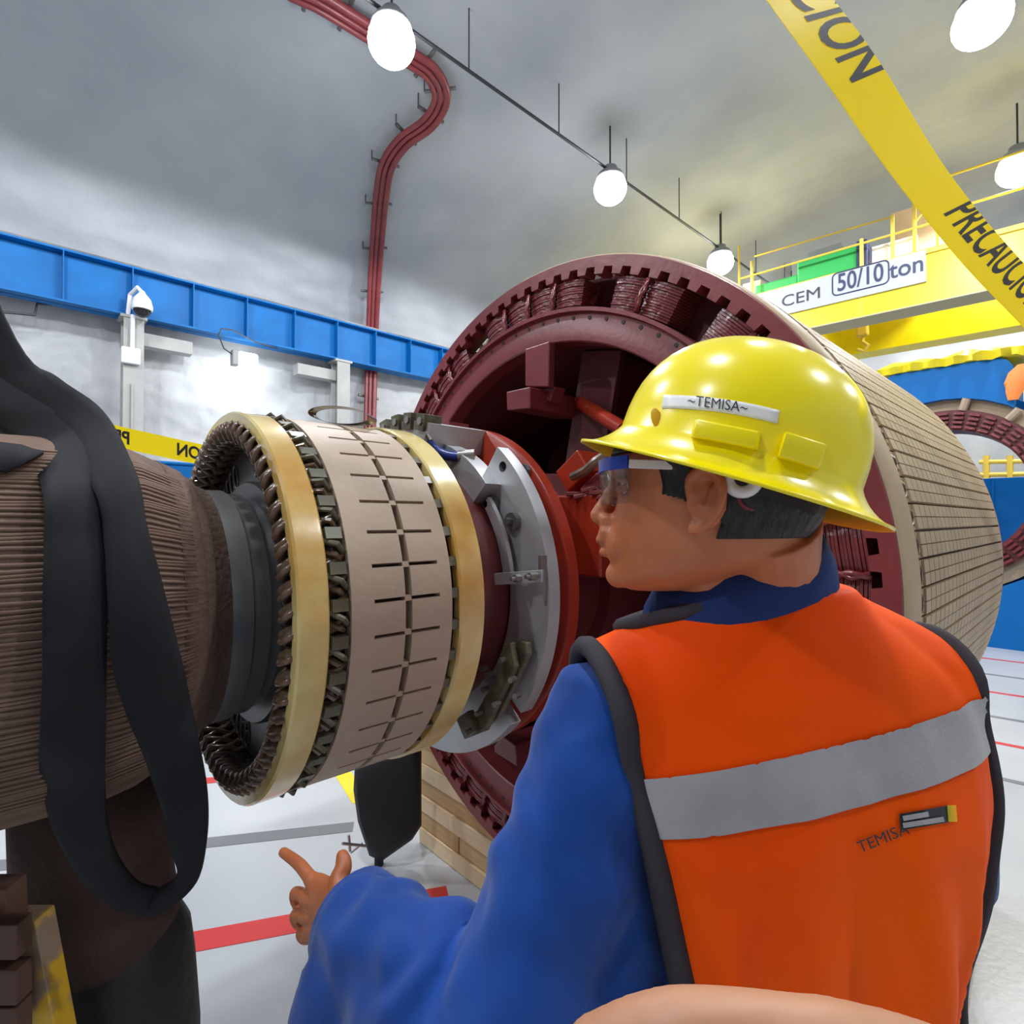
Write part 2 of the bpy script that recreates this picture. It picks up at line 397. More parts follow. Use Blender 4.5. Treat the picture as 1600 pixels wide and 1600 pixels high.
for zz in (2.0, 2.75): bar(cx1-.19, cx1+.16, BY-.06, BY-.03, zz, zz+.035, 'conduit_clip', 'column_grey', c1)
p = onY(657/1+0, 0, BY)
p = onY(204, 556, BY-.08)
mb = MB(); mb.box(p, (.24, .09, .24)); jb = mb.build('junction_box', 'white_plastic', c1, bevel=.012)
mb = MB(); mb.tube([p+Vector((.02, 0, .1)), p+Vector((.02, -.02, .62))], .03); mb.build('junction_pipe', 'white_plastic', c1)
# dome camera
p = onY(222, 480, BY-.28)
dc = thing('dome_camera', p, 'white security camera with black glass dome on the grey column', 'camera')
mb = MB(); mb.loft([[p+Vector((r*math.cos(2*PI*k/20), r*math.sin(2*PI*k/20), z)) for k in range(20)] for z, r in ((.24, .03), (.2, .05), (.12, .115), (.02, .14), (-.03, .14), (-.045, .13))]); mb.build('housing', 'white_plastic', dc, smooth=True)
mb = MB(); mb.sphere(p+Vector((0, 0, -.04)), .115, 20, 12); mb.build('dome', 'black_gloss', dc, smooth=True)
mb = MB(); mb.tube([p+Vector((0, 0, .22)), p+Vector((-.05, .05, .3)), p+Vector((-.12, .22, .22)), p+Vector((-.14, .28, -.1))], .03); mb.build('arm', 'white_plastic', dc, smooth=True)
# flood light under the beam
p = onY(383, 562, BY-.12)
fl = thing('flood_light', p, 'small lit floodlight hanging from its cable under the blue beam', 'light')
mb = MB(); mb.box(p+Vector((-.16, .02, 0)), (.1, .16, .26)); mb.build('housing', 'grey_panel', fl, bevel=.015)
mb = MB(); mb.box(p+Vector((.04, 0, 0)), (.32, .12, .24)); mb.build('lens', 'flood_glass', fl, bevel=.04)
q = onY(352, 526, BY-.12)
mb = MB(); mb.tube([p+Vector((-.2, 0, .05)), p+Vector((-.33, 0, .12)), q+Vector((-.1, 0, 0)), q+Vector((-.06, 0, .12)), q+Vector((.1, 0, .14)), q+Vector((.5, .02, .02)), Vector((q.x+.9, BY+.05, BZ0-.02))], .012, 6); mb.build('cable', 'dark_cable', fl, smooth=True)
ld = bpy.data.lights.new('flood_light_light', 'AREA'); ld.shape = 'RECTANGLE'; ld.size = .3; ld.size_y = .22; ld.energy = 4; ld.color = (.9, .95, 1)
lo = bpy.data.objects.new('flood_light_light', ld); COL.objects.link(lo); lo.location = p+Vector((.0, .09, -.10)); lo.rotation_euler = (R(35), 0, 0)
# loose cable run along the wall at far left
mb = MB(); pts = [onY(x, y, BY+.3) for x, y in ((-40, 486), (10, 488), (54, 492), (58, 474), (110, 478), (165, 485))]
mb.tube(pts, .02, 6); tag(mb.build('wall_cable', 'dark_cable', smooth=True), 'thin black cable bent along the rock wall under the beam', 'cable')

# ------------------------------------------------------------------ red pipe run up the wall and over the vault
def on_vault(px_, py_, inset=.25):
    r = ray(px_, py_); best = None
    p = onY(px_, py_, VC+VA-inset)
    if p.z <= SPR: return p
    lo_, hi_ = .5, 40
    def ins(t):
        q = CAMP+r*t; return ((q.y-VC)/(VA-inset))**2+((q.z-SPR)/(VB-inset))**2 < 1 or q.z < SPR
    for _ in range(50):
        md = (lo_+hi_)/2
        if ins(md): lo_ = md
        else: hi_ = md
    return CAMP+r*lo_
def smooth_path(pts, n):
    pts = [Vector(p) for p in pts]; out = []
    for i in range(len(pts)-1):
        p0 = pts[max(0, i-1)]; p1 = pts[i]; p2 = pts[i+1]; p3 = pts[min(len(pts)-1, i+2)]
        for k in range(n):
            t = k/n; out.append(.5*((2*p1)+(p2-p0)*t+(2*p0-5*p1+4*p2-p3)*t*t+(3*p1-p0-3*p2+p3)*t**3))
    return out+[pts[-1]]
pp = [(60, -280), (260, -130), (440, -24), (500, 5), (570, 48), (640, 92), (675, 118), (688, 155), (668, 192), (628, 222), (603, 260), (594, 310), (588, 380), (584, 440), (580, 540), (577, 660)]
cen = smooth_path([on_vault(*q) for q in pp], 5); cen.append(Vector((cen[-1].x, cen[-1].y, .1)))
pr = thing('pipe_run', (cen[-1].x, cen[-1].y, 0), 'dark red bundle of pipes climbing the wall and bending over the vault', 'pipes')
def offs(path, d, lift=0):
    out = []
    for i, p in enumerate(path):
        t = (path[min(i+1, len(path)-1)]-path[max(i-1, 0)]).normalized()
        nn = Vector((0, -(p.y-VC)/VA**2, -max(0, p.z-SPR)/VB**2)).normalized(); sd = t.cross(nn).normalized()
        out.append(p+sd*d+nn*lift)
    return out
for d, r in ((-.10, .055), (.0, .04), (.085, .04)):
    mb = MB(); mb.tube(offs(cen, d), r, 10); mb.build('pipe', 'maroon', pr, smooth=True)
for i in (2, 8, 13, 18, 23, 28, 34, 39, 44, 50, 56, 61, 66, 70, 73):
    a = offs(cen, -.24, -.08)[i]; b = offs(cen, .22, -.08)[i]
    mb = MB(); mb.tube([a, b], .028, 6); mb.build('clamp', 'steel_dark', pr)
    if cen[i].z > SPR+.9:
        mb = MB(); mb.tube([b, b+Vector((0, 0, .6))], .012, 5); mb.build('hanger_rod', 'steel_dark', pr)

# ------------------------------------------------------------------ lamps on their catenary wire
lc = thing('lamp_wire', (7, 5.5, LAMP_Z+.3), 'thin dark wire strung along the vault carrying the lamp row', 'wire')
mb = MB(); mb.tube([(X0, 5.5, LAMP_Z+.3), (X1, 5.5, LAMP_Z+.3)], .022, 6); mb.build('wire', 'dark_cable', lc)
for k in range(14):
    x = -6+k*1.72; mb = MB(); mb.tube([(x, 5.5, LAMP_Z+.3), (x, 5.5, 8.12)], .01, 5); mb.build('hanger_rod', 'dark_cable', lc)
LL = {(3.19, 5.5): 'glowing round lamp nearest, at the top beside the red pipes', (7.3, 5.5): 'glowing round lamp in the middle of the wire row', (11.15, 5.5): 'smaller glowing round lamp just above the red rotor rim',
      (7.84, .85): 'glowing round lamp at the top right corner beside yellow tape', (11.6, .85): 'glowing round lamp at the right edge below the corner lamp', (16.5, .85): 'farthest glowing lamp at the right edge behind the yellow tape'}
lamp_mesh = {}
def lamp_parts(o, x, y):
    for nm in ('globe', 'housing', 'rod'):
        if nm not in lamp_mesh:
            mb = MB(); c = Vector((0, 0, 0))
            if nm == 'globe': mb.sphere(c, (.27, .27, .25), 24, 14)  # globe widened to take in the bloom; the lamp itself is smaller
            elif nm == 'housing': mb.loft([[Vector((r*math.cos(2*PI*k/20), r*math.sin(2*PI*k/20), z)) for k in range(20)] for z, r in ((.15, .23), (.17, .24), (.24, .20), (.29, .12), (.36, .11), (.38, .05))])
            else: mb.tube([(0, 0, .36), (0, 0, 1.05)], .015, 6)
            me = mb.mesh(nm); me.materials.append(MATS[{'globe': 'lamp_globe', 'housing': 'lamp_housing', 'rod': 'dark_cable'}[nm]])
            me.polygons.foreach_set('use_smooth', [True]*len(me.polygons)); lamp_mesh[nm] = me
        c = bpy.data.objects.new(nm, lamp_mesh[nm]); COL.objects.link(c); c.parent = o
for x, y in LAMPS:
    if (x, y) not in LL and not (x > -2 and y > 0): pass
    o = thing('ceiling_lamp', (x, y, LAMP_Z), LL.get((x, y), 'round hall lamp outside the picture, hung under the vault'), 'lamp', 'lamps hung under the vault')
    lamp_parts(o, x, y)

# ================================================================== OVERHEAD CRANE
CX = 11.0; cyaw = R(5)
CA = (Vector((math.cos(cyaw), -math.sin(cyaw)*0, 0)).normalized(), None)
cd = Vector((-math.sin(cyaw), math.cos(cyaw), 0))      # along the bridge, towards the left wall
cn = Vector((math.cos(cyaw), math.sin(cyaw), 0))       # away from us
CAX = (cd, cn, Vector((0, 0, 1)))
co = onX(1447, 391, CX); CTOP = co.z                   # right upper corner of the sign
C0 = Vector((co.x, co.y, 0))
def cpt(l, dpt, z): return C0+cd*l+cn*dpt+Vector((0, 0, z))   # l: metres to the left of the sign's right end
cr = thing('overhead_crane', cpt(0, .6, CTOP-1.0), 'yellow overhead travelling crane bridge with a white capacity sign', 'crane')
def cbox(name, m, l0, l1, d0, d1, z0, z1, par=None, **k):
    mb = MB(); mb.box(cpt((l0+l1)/2, (d0+d1)/2, (z0+z1)/2), (l1-l0, d1-d0, z1-z0), CAX); return mb.build(name, m, par or cr, **k)
LL0, LL1 = -9.5, (BY+.3-C0.y)/cd.y
g1 = cbox('girder', ['crane_yellow'], LL0, LL1, .02, .55, CTOP-.86, CTOP-.06)
g2 = cbox('girder', ['crane_yellow'], LL0, LL1, 1.9, 2.4, CTOP-1.0, CTOP-.12)
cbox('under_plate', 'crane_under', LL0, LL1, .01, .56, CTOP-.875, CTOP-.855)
for l in (-4.2, -2.5, -.9, .9, 2.2, 3.4): cbox('girder_seam', 'rail_yellow', l, l+.03, .005, .02, CTOP-.86, CTOP-.06, g1)
cbox('walkway', 'rail_yellow', LL0, LL1, -.02, .02, CTOP-.06, CTOP+.02)
cbox('end_truck', 'crane_yellow', LL1-.35, LL1+.05, -.3, 2.7, CTOP-.7, CTOP-.25)
SL = (onX(1173, 458, CX)-co).length
SL = 3.05
sg = cbox('capacity_sign', 'sign_white', 0, SL, -.03, .015, CTOP-.52, CTOP)
# lettering on the sign: x runs to the right of the viewer (= -cd)
def sgn(x0, z0): return lambda x, y, z: cpt(SL-(x0+x), -.036-z, CTOP-.52+z0+y)
def lsign(px_, py_):
    r = ray(px_, py_); t = (C0-CAMP).dot(cn)/r.dot(cn); q = CAMP+r*t; return SL-(q-C0).dot(cd), q.z-(CTOP-.52)
TX = {k: lsign(*v) for k, v in {'a': (1344, 436), 'b': (1417, 419), 'c': (1252, 466)}.items()}
text_map('lettering', '50/10', sgn(*TX['a']), 'ink_navy', sg, size=.44, offset=.006, depth=.002, sx=.70)
text_map('lettering', 'ton', sgn(*TX['b']), 'ink_navy', sg, size=.40, offset=.004, depth=.002, sx=.86)
text_map('lettering', 'CEM', sgn(*TX['c']), 'ink', sg, size=.30, offset=0, depth=.002, sx=1.15)
mb = MB(); ww, hh, rr = .42, .20, .08; lp = []
for cx_, cy_, a0 in ((ww-rr, hh-rr, 0), (-ww+rr, hh-rr, 90), (-ww+rr, -hh+rr, 180), (ww-rr, -hh+rr, 270)):
    for k in range(6): a = R(a0+18*k); lp.append(sgn(*TX['a'])(cx_+rr*math.cos(a), cy_+rr*math.sin(a), 0))
mb.tube(lp, .011, 6, closed=True); mb.build('sign_frame', 'ink_navy', sg)
# railings, machinery on the bridge
def rail(pts, r=.022, name='railing', m='rail_yellow'):
    mb = MB(); mb.tube(pts, r, 6); return mb.build(name, m, cr)
for l in (-8, -6.4, -4.8, -3.2, -1.6, -.15, 3.0): rail([cpt(l, .0, CTOP), cpt(l, .0, CTOP+1.1)], name='railing_post')
for z in (.55, 1.1): rail([cpt(LL0, 0, CTOP+z), cpt(-.15, 0, CTOP+z)])
rail([cpt(-.15, 0, CTOP+.42), cpt(3.0, 0, CTOP+.42)], .02); rail([cpt(.1, 1.6, CTOP+1.45), cpt(3.0, 0.9, CTOP+1.2)], .018)
rail([cpt(.15, .0, CTOP), cpt(.15, 0, CTOP+1.35)], .03, 'railing_post'); rail([cpt(.45, .0, CTOP), cpt(.45, 0, CTOP+.75)], .03, 'railing_post'); rail([cpt(2.75, 0, CTOP), cpt(2.75, 0, CTOP+.7)], .03, 'railing_post'); rail([cpt(.9, 0, CTOP), cpt(.9, 0, CTOP+.5)], .03, 'railing_post')
rail([cpt(.15, .0, CTOP+1.3), cpt(-.35, 1.2, CTOP+.9)], .018); rail([cpt(.15, .0, CTOP+.5), cpt(-.25, 0, CTOP+1.0)], .018)
cbox('hoist_motor', 'hoist_green', 1.0, 2.0, .25, .8, CTOP+.12, CTOP+.55, bevel=.03)
cbox('hoist_motor_cap', 'ink_navy', .85, 1.02, .22, .83, CTOP+.08, CTOP+.58, bevel=.02)
cbox('hoist_gearbox', 'hoist_green', 2.0, 2.8, .3, .75, CTOP-.02, CTOP+.32, bevel=.03)
cbox('control_cabinet', 'tan_box', -.2, .6, 1.1, 1.9, CTOP-.05, CTOP+1.3, bevel=.01)
cbox('control_panel', 'white_plastic', .15, .8, .35, .42, CTOP+.02, CTOP+.45)
cbox('hoist_frame', 'grey_panel', 1.4, 2.0, 1.0, 1.3, CTOP+.5, CTOP+1.0, bevel=.02)
cbox('hoist_frame', 'grey_panel', 1.5, 2.4, 1.4, 1.5, CTOP+.75, CTOP+1.1)
cbox('trolley_box', 'tan_box', 2.75, 3.1, .5, .9, CTOP, CTOP+.5); cbox('trolley_box', 'white_plastic', 2.95, 3.25, .3, .45, CTOP-.02, CTOP+.28)
cbox('trolley', 'crane_yellow', .7, 2.2, .6, 1.9, CTOP-.25, CTOP-.02)
# hook block hanging below
hb = thing('hook_block', cpt(1.6, 1.2, CTOP-1.75), 'small yellow crane hook block hanging under the bridge', 'hook')
p = onX(1348, 530, CX+1.2)
WLOC[hb.name] = p.copy(); hb.location = p
mb = MB(); mb.box(p+Vector((0, 0, .22)), (.14, .2, .34)); mb.build('block', 'rail_yellow', hb, bevel=.03)
mb = MB(); mb.tube([p+Vector((0, 0, .06)), p+Vector((0, 0, -.05)), p+Vector((0, -.09, -.14)), p+Vector((0, -.02, -.24)), p+Vector((0, .09, -.18))], .035, 8); mb.build('hook', 'rail_yellow', hb, smooth=True)
for k in range(4):
    q = p+Vector((0, -.16-.07*k, .3)); mb = MB(); mb.tube([q, q+Vector((0, -.1, .45))], .022, 6); mb.build('rope_guard', 'rail_yellow', hb)
for s in (-.06, .06):
    mb = MB(); mb.tube([p+Vector((0, s, .38)), Vector((p.x, p.y+s, CTOP-.25))], .012, 5); mb.build('rope', 'dark_cable', hb)

# ================================================================== BLUE STATOR at the right
SX = 8.6
sc0 = onX(1475, 772, SX); sCY, sCZ = sc0.y, sc0.z
st = thing('generator_stator', (SX+.6, sCY, 0), 'blue-capped stator standing on the floor with an open maroon-wound bore', 'stator')
def spol(x, r, a): return Vector((x, sCY+r*math.cos(a), sCZ+r*math.sin(a)))
N = 96; fs = []
for i in range(N):
    j = (i+1) % N
    for q in range(4): p_ = (q+1) % 4; fs.append((i*4+q, i*4+p_, j*4+p_, j*4+q))
def sring(x0, x1, ri, ro, name, m, par, ri2=None):
    mb = MB(); vs = []
    for i in range(N): a = 2*PI*i/N; vs += [spol(x0, ri, a), spol(x0, ro, a), spol(x1, ro, a), spol(x1, ri2 or ri, a)]
    mb.add(vs, fs); return mb.build(name, m, par, smooth=True)
sring(SX+.25, SX+1.2, 1.05, 1.30, 'frame', 'blue_stator', st)
sring(SX+.12, SX+.26, 1.03, 1.21, 'core_ring', 'beige_wedge', st)
wr = sring(SX+.04, SX+.5, .80, 1.05, 'winding_ring', 'maroon_dark', st)
b0 = None
for k in range(40):
    a = 2*PI*k/40
    if b0 is None:
        mb = MB()
        for q in range(4): mb.box(Vector((-.03, .835+.055*q, 0)), (.05, .028, .10))
        me = mb.mesh('winding_bar'); me.materials.append(MATS['maroon_gloss']); b0 = me
    o = bpy.data.objects.new('winding_bar', b0); COL.objects.link(o); o.location = (SX+.03, sCY, sCZ); setpar(o, wr); o.rotation_euler = (a, 0, 0)
for a in (62, 100, 125, 20):
    mb = MB(); mb.tube([spol(SX+.05, 1.05, R(a)), spol(SX+.02, 1.19, R(a+1))], .045, 8); mb.build('wedge_pin', 'beige', st)
# blue cap with rounded shoulders and an arched underside, blue base with a saddle
cw, ct, cb_ = .66, 1.60, 1.19
prof_ = [(-cw, .98), (-cw, ct-.17)]+[(-cw+.17-.17*math.cos(R(t)), ct-.17+.17*math.sin(R(t))) for t in (20, 45, 70, 90)]+[(cw-.17+.17*math.sin(R(t)), ct-.17+.17*math.cos(R(t))) for t in (0, 20, 45, 70)]+[(cw, ct-.17), (cw, .98)]
prof_ += [(1.19*math.cos(R(t)), 1.19*math.sin(R(t))) for t in (60, 70, 80, 90, 100, 110, 120)]
mb = MB(); mb.prism([Vector((SX, sCY+y, sCZ+z)) for y, z in prof_], (1.1, 0, 0)); mb.build('cap', 'blue_stator', st)
prof_ = [(-1.75, -sCZ), (-1.75, -.85)]+[(1.24*math.cos(R(t)), 1.24*math.sin(R(t))) for t in (222, 235, 250, 270, 290, 305, 318)]+[(1.75, -.85), (1.75, -sCZ)]
mb = MB(); mb.prism([Vector((SX-.1, sCY+y, sCZ+z)) for y, z in prof_], (1.4, 0, 0)); mb.build('base', 'blue_stator', st)
# the yellow sheet over it
ztop = sCZ+ct; mb = MB(); rows = []
for i in range(49):
    y = sCY-.95+2.1*i/48; dr = -.16*max(0, abs(y-sCY)-.55)
    zz = ztop+dr
    rows.append([Vector((SX-.04+.03*math.sin(i*1.9), y, zz+.0+.05*noise.noise((y*5, 0, 0)))), Vector((SX-.08+.04*math.sin(i*1.3), y, zz+.09+.05*noise.noise((y*4, 1, 0)))), Vector((SX+.1, y, zz+.16+.07*noise.noise((y*4, 2, 0)))), Vector((SX+.7, y, zz+.10+.06*noise.noise((y*3, 3, 0)))), Vector((SX+.7, y, zz+.004)), Vector((SX+.01, y, zz+.004))])
mb.loft(rows); tp = mb.build('tarpaulin', 'tarp', smooth=True); tag(tp, 'crumpled yellow sheet bundled on top of the blue stator', 'tarpaulin')
pz = onX(1597, 596, SX-.06); mb = MB()
mb.loft([[pz+Vector((.03*math.sin(t), .07*math.cos(t)*(1+.3*math.sin(3*t+k)), 0))*w_+Vector((0, .02*k, z)) for t in [2*PI*q/14 for q in range(14)]] for k, (z, w_) in enumerate(((.20, .5), (.12, 1.1), (.0, 1.3), (-.1, 1.0), (-.2, .6)))]); oc = mb.build('orange_cloth', 'orange_cloth', smooth=True); tag(oc, 'orange cloth hanging at the stator corner on right edge', 'cloth')
# yellow handrail behind the bore
hr = thing('handrail', onX(1580, 840, 13)*1, 'yellow handrail seen through the bore of the blue stator', 'railing')
hr.location.z = 0; WLOC[hr.name] = hr.location.copy()
for px_ in (1542, 1579, 1640):
    p = onX(px_, 800, 13); mb = MB(); mb.tube([Vector((p.x, p.y, 0)), Vector((p.x, p.y, onX(px_, 712, 13).z))], .05, 8); mb.build('post', 'rail_yellow', hr)
for y_ in (722, 742):
    a = onX(1530, y_, 13); b = onX(1700, y_-3, 13); mb = MB(); mb.tube([a, b], .04, 8); mb.build('rail_bar', 'rail_yellow', hr)
# blue skid seen beyond, left of the exciter and right low
p = onY(296, 730, 6.0); mb = MB(); mb.box((p.x-.35, 6.3, (p.z+.02)/2), (1.1, .6, p.z+.02)); mb.box((p.x-.35, 6.3, p.z+.03), (1.14, .64, .03)); o = mb.build('blue_cabinet', 'blue_stator', bevel=.02); tag(o, 'blue steel cabinet behind the shaft under the left tape', 'cabinet')
p = onX(1600, 745, 11.0)
mb = MB(); mb.box((11.3, p.y+.0, (p.z)/2), (.6, 3.6, p.z)); mb.box((10.99, p.y+.35, p.z/2), (.02, .03, p.z)); o = mb.build('blue_skid', 'blue_stator', bevel=.01); tag(o, 'tall blue steel panel behind the open stator bore', 'cabinet')

# ================================================================== CAUTION TAPES
def tape(name, pts, wid, lab, words, flip=1, fold=0):
    """pts: centre line; wid: list of half width vectors"""
    t = thing(name, pts[0], lab, 'tape')
    n = 24; P_ = smooth_path(pts, 10); W_ = smooth_path(wid, 10)
    mb = MB(); loops = []
    for p, w_ in zip(P_, W_):
        nn = Vector((0, 0, 1)).cross(w_).normalized()*.0004
        loops.append([p-w_+nn, p+w_+nn, p+w_-nn, p-w_-nn])
    mb.loft(loops); mb.build('band', 'tape_yellow', t, smooth=True)
    L = [0]
    for i in range(1, len(P_)): L.append(L[-1]+(P_[i]-P_[i-1]).length)
    def fn_at(s0, hs):
        def fn(x, y, z):
            s = s0+x; i = 0
            while i < len(L)-2 and L[i+1] < s: i += 1
            k = (s-L[i])/(L[i+1]-L[i]); p = P_[i].lerp(P_[i+1], k); w_ = W_[i].lerp(W_[i+1], k)
            tt = (P_[i+1]-P_[i]).normalized(); nn = tt.cross(w_).normalized()
            if nn.dot(CAMP-p) < 0: nn = -nn
            return p+w_*(y/hs)+nn*.0012
        return fn
    def s_of(px_, py_):
        r = ray(px_, py_).normalized(); b_ = min(range(len(P_)), key=lambda i: ((P_[i]-CAMP)-r*(P_[i]-CAMP).dot(r)).length); q = None
        best = None
        for i in range(len(P_)-1):
            for k in range(10):
                p = P_[i].lerp(P_[i+1], k/10)-CAMP; dd_ = (p-r*p.dot(r)).length
                if best is None or dd_ < best[0]: best = (dd_, L[i]+(L[i+1]-L[i])*k/10)
        return best[1]
    for (qx, qy, dl), wd_, sz, sx, hs, yo, cut in words:
        f_ = fn_at(s_of(qx, qy)+dl, hs)
        text_map('lettering', wd_, lambda x, y, z: f_(x, y+yo, z), 'ink', t, size=sz, offset=.002, sx=sx, cut=cut)
    return t
# left tape, seen from its back: the words read mirrored
a = at(60, 655, 1.95); b = at(380, 722, 2.15); e = at(560, 742, 2.3)
wv = Vector((0, 0, .040))
tape('caution_tape', [at(-320, 590, 1.75), a, (a+b)/2-Vector((0, 0, .004)), b, e], [wv]*5, 'yellow caution tape behind the shaft, its lettering mirrored', [((196, 686, -.150), 'PRECAUCION', .064, -.82, .040, 0, None), ((283, 700, .150), 'PRECAUCION', .064, -.82, .040, 0, None)])
# right tape: close, high, edge folded over
a = at(1185, -90, .86); b = at(1325, 100, .95); c = at(1460, 300, 1.12); d = at(1600, 462, 1.38); e = at(1800, 660, 1.9)
def wvec(px_, py_, px2, py2, d1): return (at(px2, py2, d1+.05)-at(px_, py_, d1))*.5
w0 = wvec(1195, 0, 1285, -10, .88); w1 = wvec(1285, 118, 1365, 85, .95); w2 = wvec(1425, 318, 1492, 288, 1.12); w3 = wvec(1575, 485, 1625, 440, 1.38)
tape('caution_tape', [at(960, -420, .80), a, b, c, d, e, at(2200, 960, 3.0)], [w0, w0, w1, w2, w3, w3, w3], 'yellow caution tape stretched close overhead across the upper right', [((1352, 145, -.285), 'PRECAUCION', .105, .80, .045, .020, .024), ((1478, 318, .285), 'PRECAUCION', .105, .80, .045, .020, .024)])

# ================================================================== GENERATOR ROTOR: shaft, exciter drum, brush plate, main rotor, one piece of machinery
gr = thing('generator_rotor', (1.2, AY, .28), 'generator rotor: wrapped shaft, beige exciter drum and big maroon rotor body', 'rotor')
# --- shaft, wrapped in ribbed cloth at the near end
prof = [(-1.6, .33), (-.02, .335)]
mb = MB(); lathe(mb, [(-1.7, .0), (-1.7, .325), (-.3, .33), (.05, .333), (.12, .332), (.17, .322), (.215, .302), (.25, .283), (.27, .272), (.272, .262), (.30, .25), (.306, .24), (.306, 0)], 96)
sw = build_axis(mb, 'shaft_wrapping', 'wrap', gr, smooth='all')
# ribs of the wrapping cord, on the camera side: raised ridges along the shaft
mb = MB()
def rwrap(x):
    pts = [(-1.7, .325), (-.3, .33), (.05, .333), (.12, .332), (.17, .322), (.215, .302), (.25, .283), (.272, .266), (.30, .25)]
    for (xa, ra), (xb, rb_) in zip(pts, pts[1:]):
        if x <= xb: return ra+(rb_-ra)*(x-xa)/(xb-xa)
    return .25
for k in range(86):
    a = R(118+k*1.55)
    mb.tube([pol(x, rwrap(x)+.0005, a+.012*math.sin(x*9+k)) for x in (-.9, -.5, -.2, 0, .06, .12, .17, .2, .235 if k % 5 else .25)], .0032, 5)
o = build_axis(mb, 'wrapping_cord', 'wrap_rib', sw, smooth='all'); tag(o, kind='stuff')
# cloth edge fold
mb = MB(); lathe(mb, [(.215, .304), (.252, .286), (.254, .280), (.215, .298)], 96, closed=True); build_axis(mb, 'cloth_edge', 'wrap', sw, smooth='all')
# --- polished collars
mb = MB(); lathe(mb, [(.28, 0), (.28, .243), (.285, .247), (.338, .247), (.341, .243), (.341, 0)], 96); build_axis(mb, 'shaft_collar', 'steel_polished', gr, smooth=True)
mb = MB(); lathe(mb, [(.341, 0), (.341, .236), (.345, .240), (.372, .240), (.376, .236), (.385, .232), (.42, .23), (.43, 0)], 96); build_axis(mb, 'shaft_collar', 'steel_polished', gr, smooth=True)
# --- main shaft through everything
mb = MB(); lathe(mb, [(.40, 0), (.40, .22), (1.05, .22), (1.05, .30), (2.2, .30), (2.2, 0)], 64); build_axis(mb, 'main_shaft', 'maroon_dark', gr, smooth=True)
# --- exciter end disc with oval holes
mb = MB(); lathe(mb, [(.412, .2), (.412, .356), (.432, .356), (.432, .2)], 96, closed=True); fd = build_axis(mb, 'end_disc', 'steel_dark', gr, smooth=True)
mb = MB(); lathe(mb, [(.395, .2), (.395, .266), (.402, .270), (.414, .270)], 96); build_axis(mb, 'hub_boss', 'steel_dark', fd, smooth=True)
mb = MB(); ring = [pol(.4105, .312, 0)+Vector((0, .030*math.cos(t), .0135*math.sin(t))) for t in [2*PI*k/16 for k in range(16)]]
mb.tube(ring, .003, 6, closed=True, mi=1); mb.prism([p_+Vector((.0005, 0, 0)) for p_ in ring], (-.002, 0, 0), mi=0)
h0 = build_axis(mb, 'vent_hole', ['black_gloss', 'steel_dark'], fd)
ringpart('vent_hole', h0, fd, [R(45*g+13+d*5.6) for g in range(8) for d in (-1.5, -.5, .5, 1.5)])
mb = MB(); mb.cyl(pol(.40, .253, 0), pol(.415, .253, 0), .008, 6); h0 = build_axis(mb, 'disc_bolt', 'black_gloss', fd); ringpart('disc_bolt', h0, fd, [R(20*k) for k in range(18)])
# --- exciter core
EX0, EX1, ER = .352, .758, .419
mb = MB(); lathe(mb, [(.44, .35), (.44, .372), (.75, .372), (.75, .30), (.44, .30)], 96, closed=True); ec = build_axis(mb, 'exciter_core', 'gap_dark', gr, smooth=True)
# resin bands front and back
def band(x0, x1, r0, r1, name, m, par, n=128):
    mb = MB(); e = .004
    lathe(mb, [(x0, r0), (x0, r1-e), (x0+e, r1), (x1-e, r1), (x1, r1-e), (x1, r0)], n, closed=True); return build_axis(mb, name, m, par, smooth=True)
band(EX0, .408, .395, .420, 'resin_band', 'resin', ec); band(.686, .752, .400, .424, 'resin_band', 'resin', ec)
mb = MB(); lathe(mb, [(EX0+.02, .372), (EX0+.02, .392), (.70, .392), (.70, .372)], 96, closed=True); build_axis(mb, 'winding_bed', 'gap_dark', ec, smooth=True)
# 40 sleeve plates in two halves; a slit between neighbours only near the middle gap
NS = 40; da = 2*PI/NS; SX0, SXM, SX1 = .448, .566, .668
def plate(x_out, x_in, x_step, name):
    mb = MB(); g = .0016/ER; hw = .0085
    cols = [(x_out, .5*da), (x_step, .5*da), (x_step, .5*da-g*2.2), (x_in, .5*da-g*2.2)]
    n = 6; vs = []; fs = []
    for x, h in cols:
        for r in (.395, .418):
            for k in range(n+1): vs.append(pol(x, r, -h+2*h*k/n))
    m_ = n+1
    for c in range(3):
        for lay in (0, 1):
            b_ = (c*2+lay)*m_; d_ = ((c+1)*2+lay)*m_
            for k in range(n): fs.append((b_+k, b_+k+1, d_+k+1, d_+k))
        for k in (0, n): b_ = c*2*m_; d_ = (c+1)*2*m_; fs.append((b_+k, b_+m_+k, d_+m_+k, d_+k))
    for c in (0, 3):
        b_ = c*2*m_
        for k in range(n): fs.append((b_+k, b_+k+1, b_+m_+k+1, b_+m_+k))
    mb.add(vs, fs); return build_axis(mb, name, 'beige', ec, smooth=True)
pA = plate(SX0, SXM-.0075, SX0+.045, 'sleeve_plate'); ringpart('sleeve_plate', pA, ec, [da*k for k in range(NS)])
pB = plate(SX1, SXM+.0075, SX1-.030, 'sleeve_plate'); ringpart('sleeve_plate', pB, ec, [da*k for k in range(NS)])
mb = MB(); mb.box(pol(SXM, .408, 0), (.015, .014, .011)); lg = build_axis(mb, 'bridge_lug', 'beige', ec); ringpart('bridge_lug', lg, ec, [da*(k+.5) for k in range(NS)])
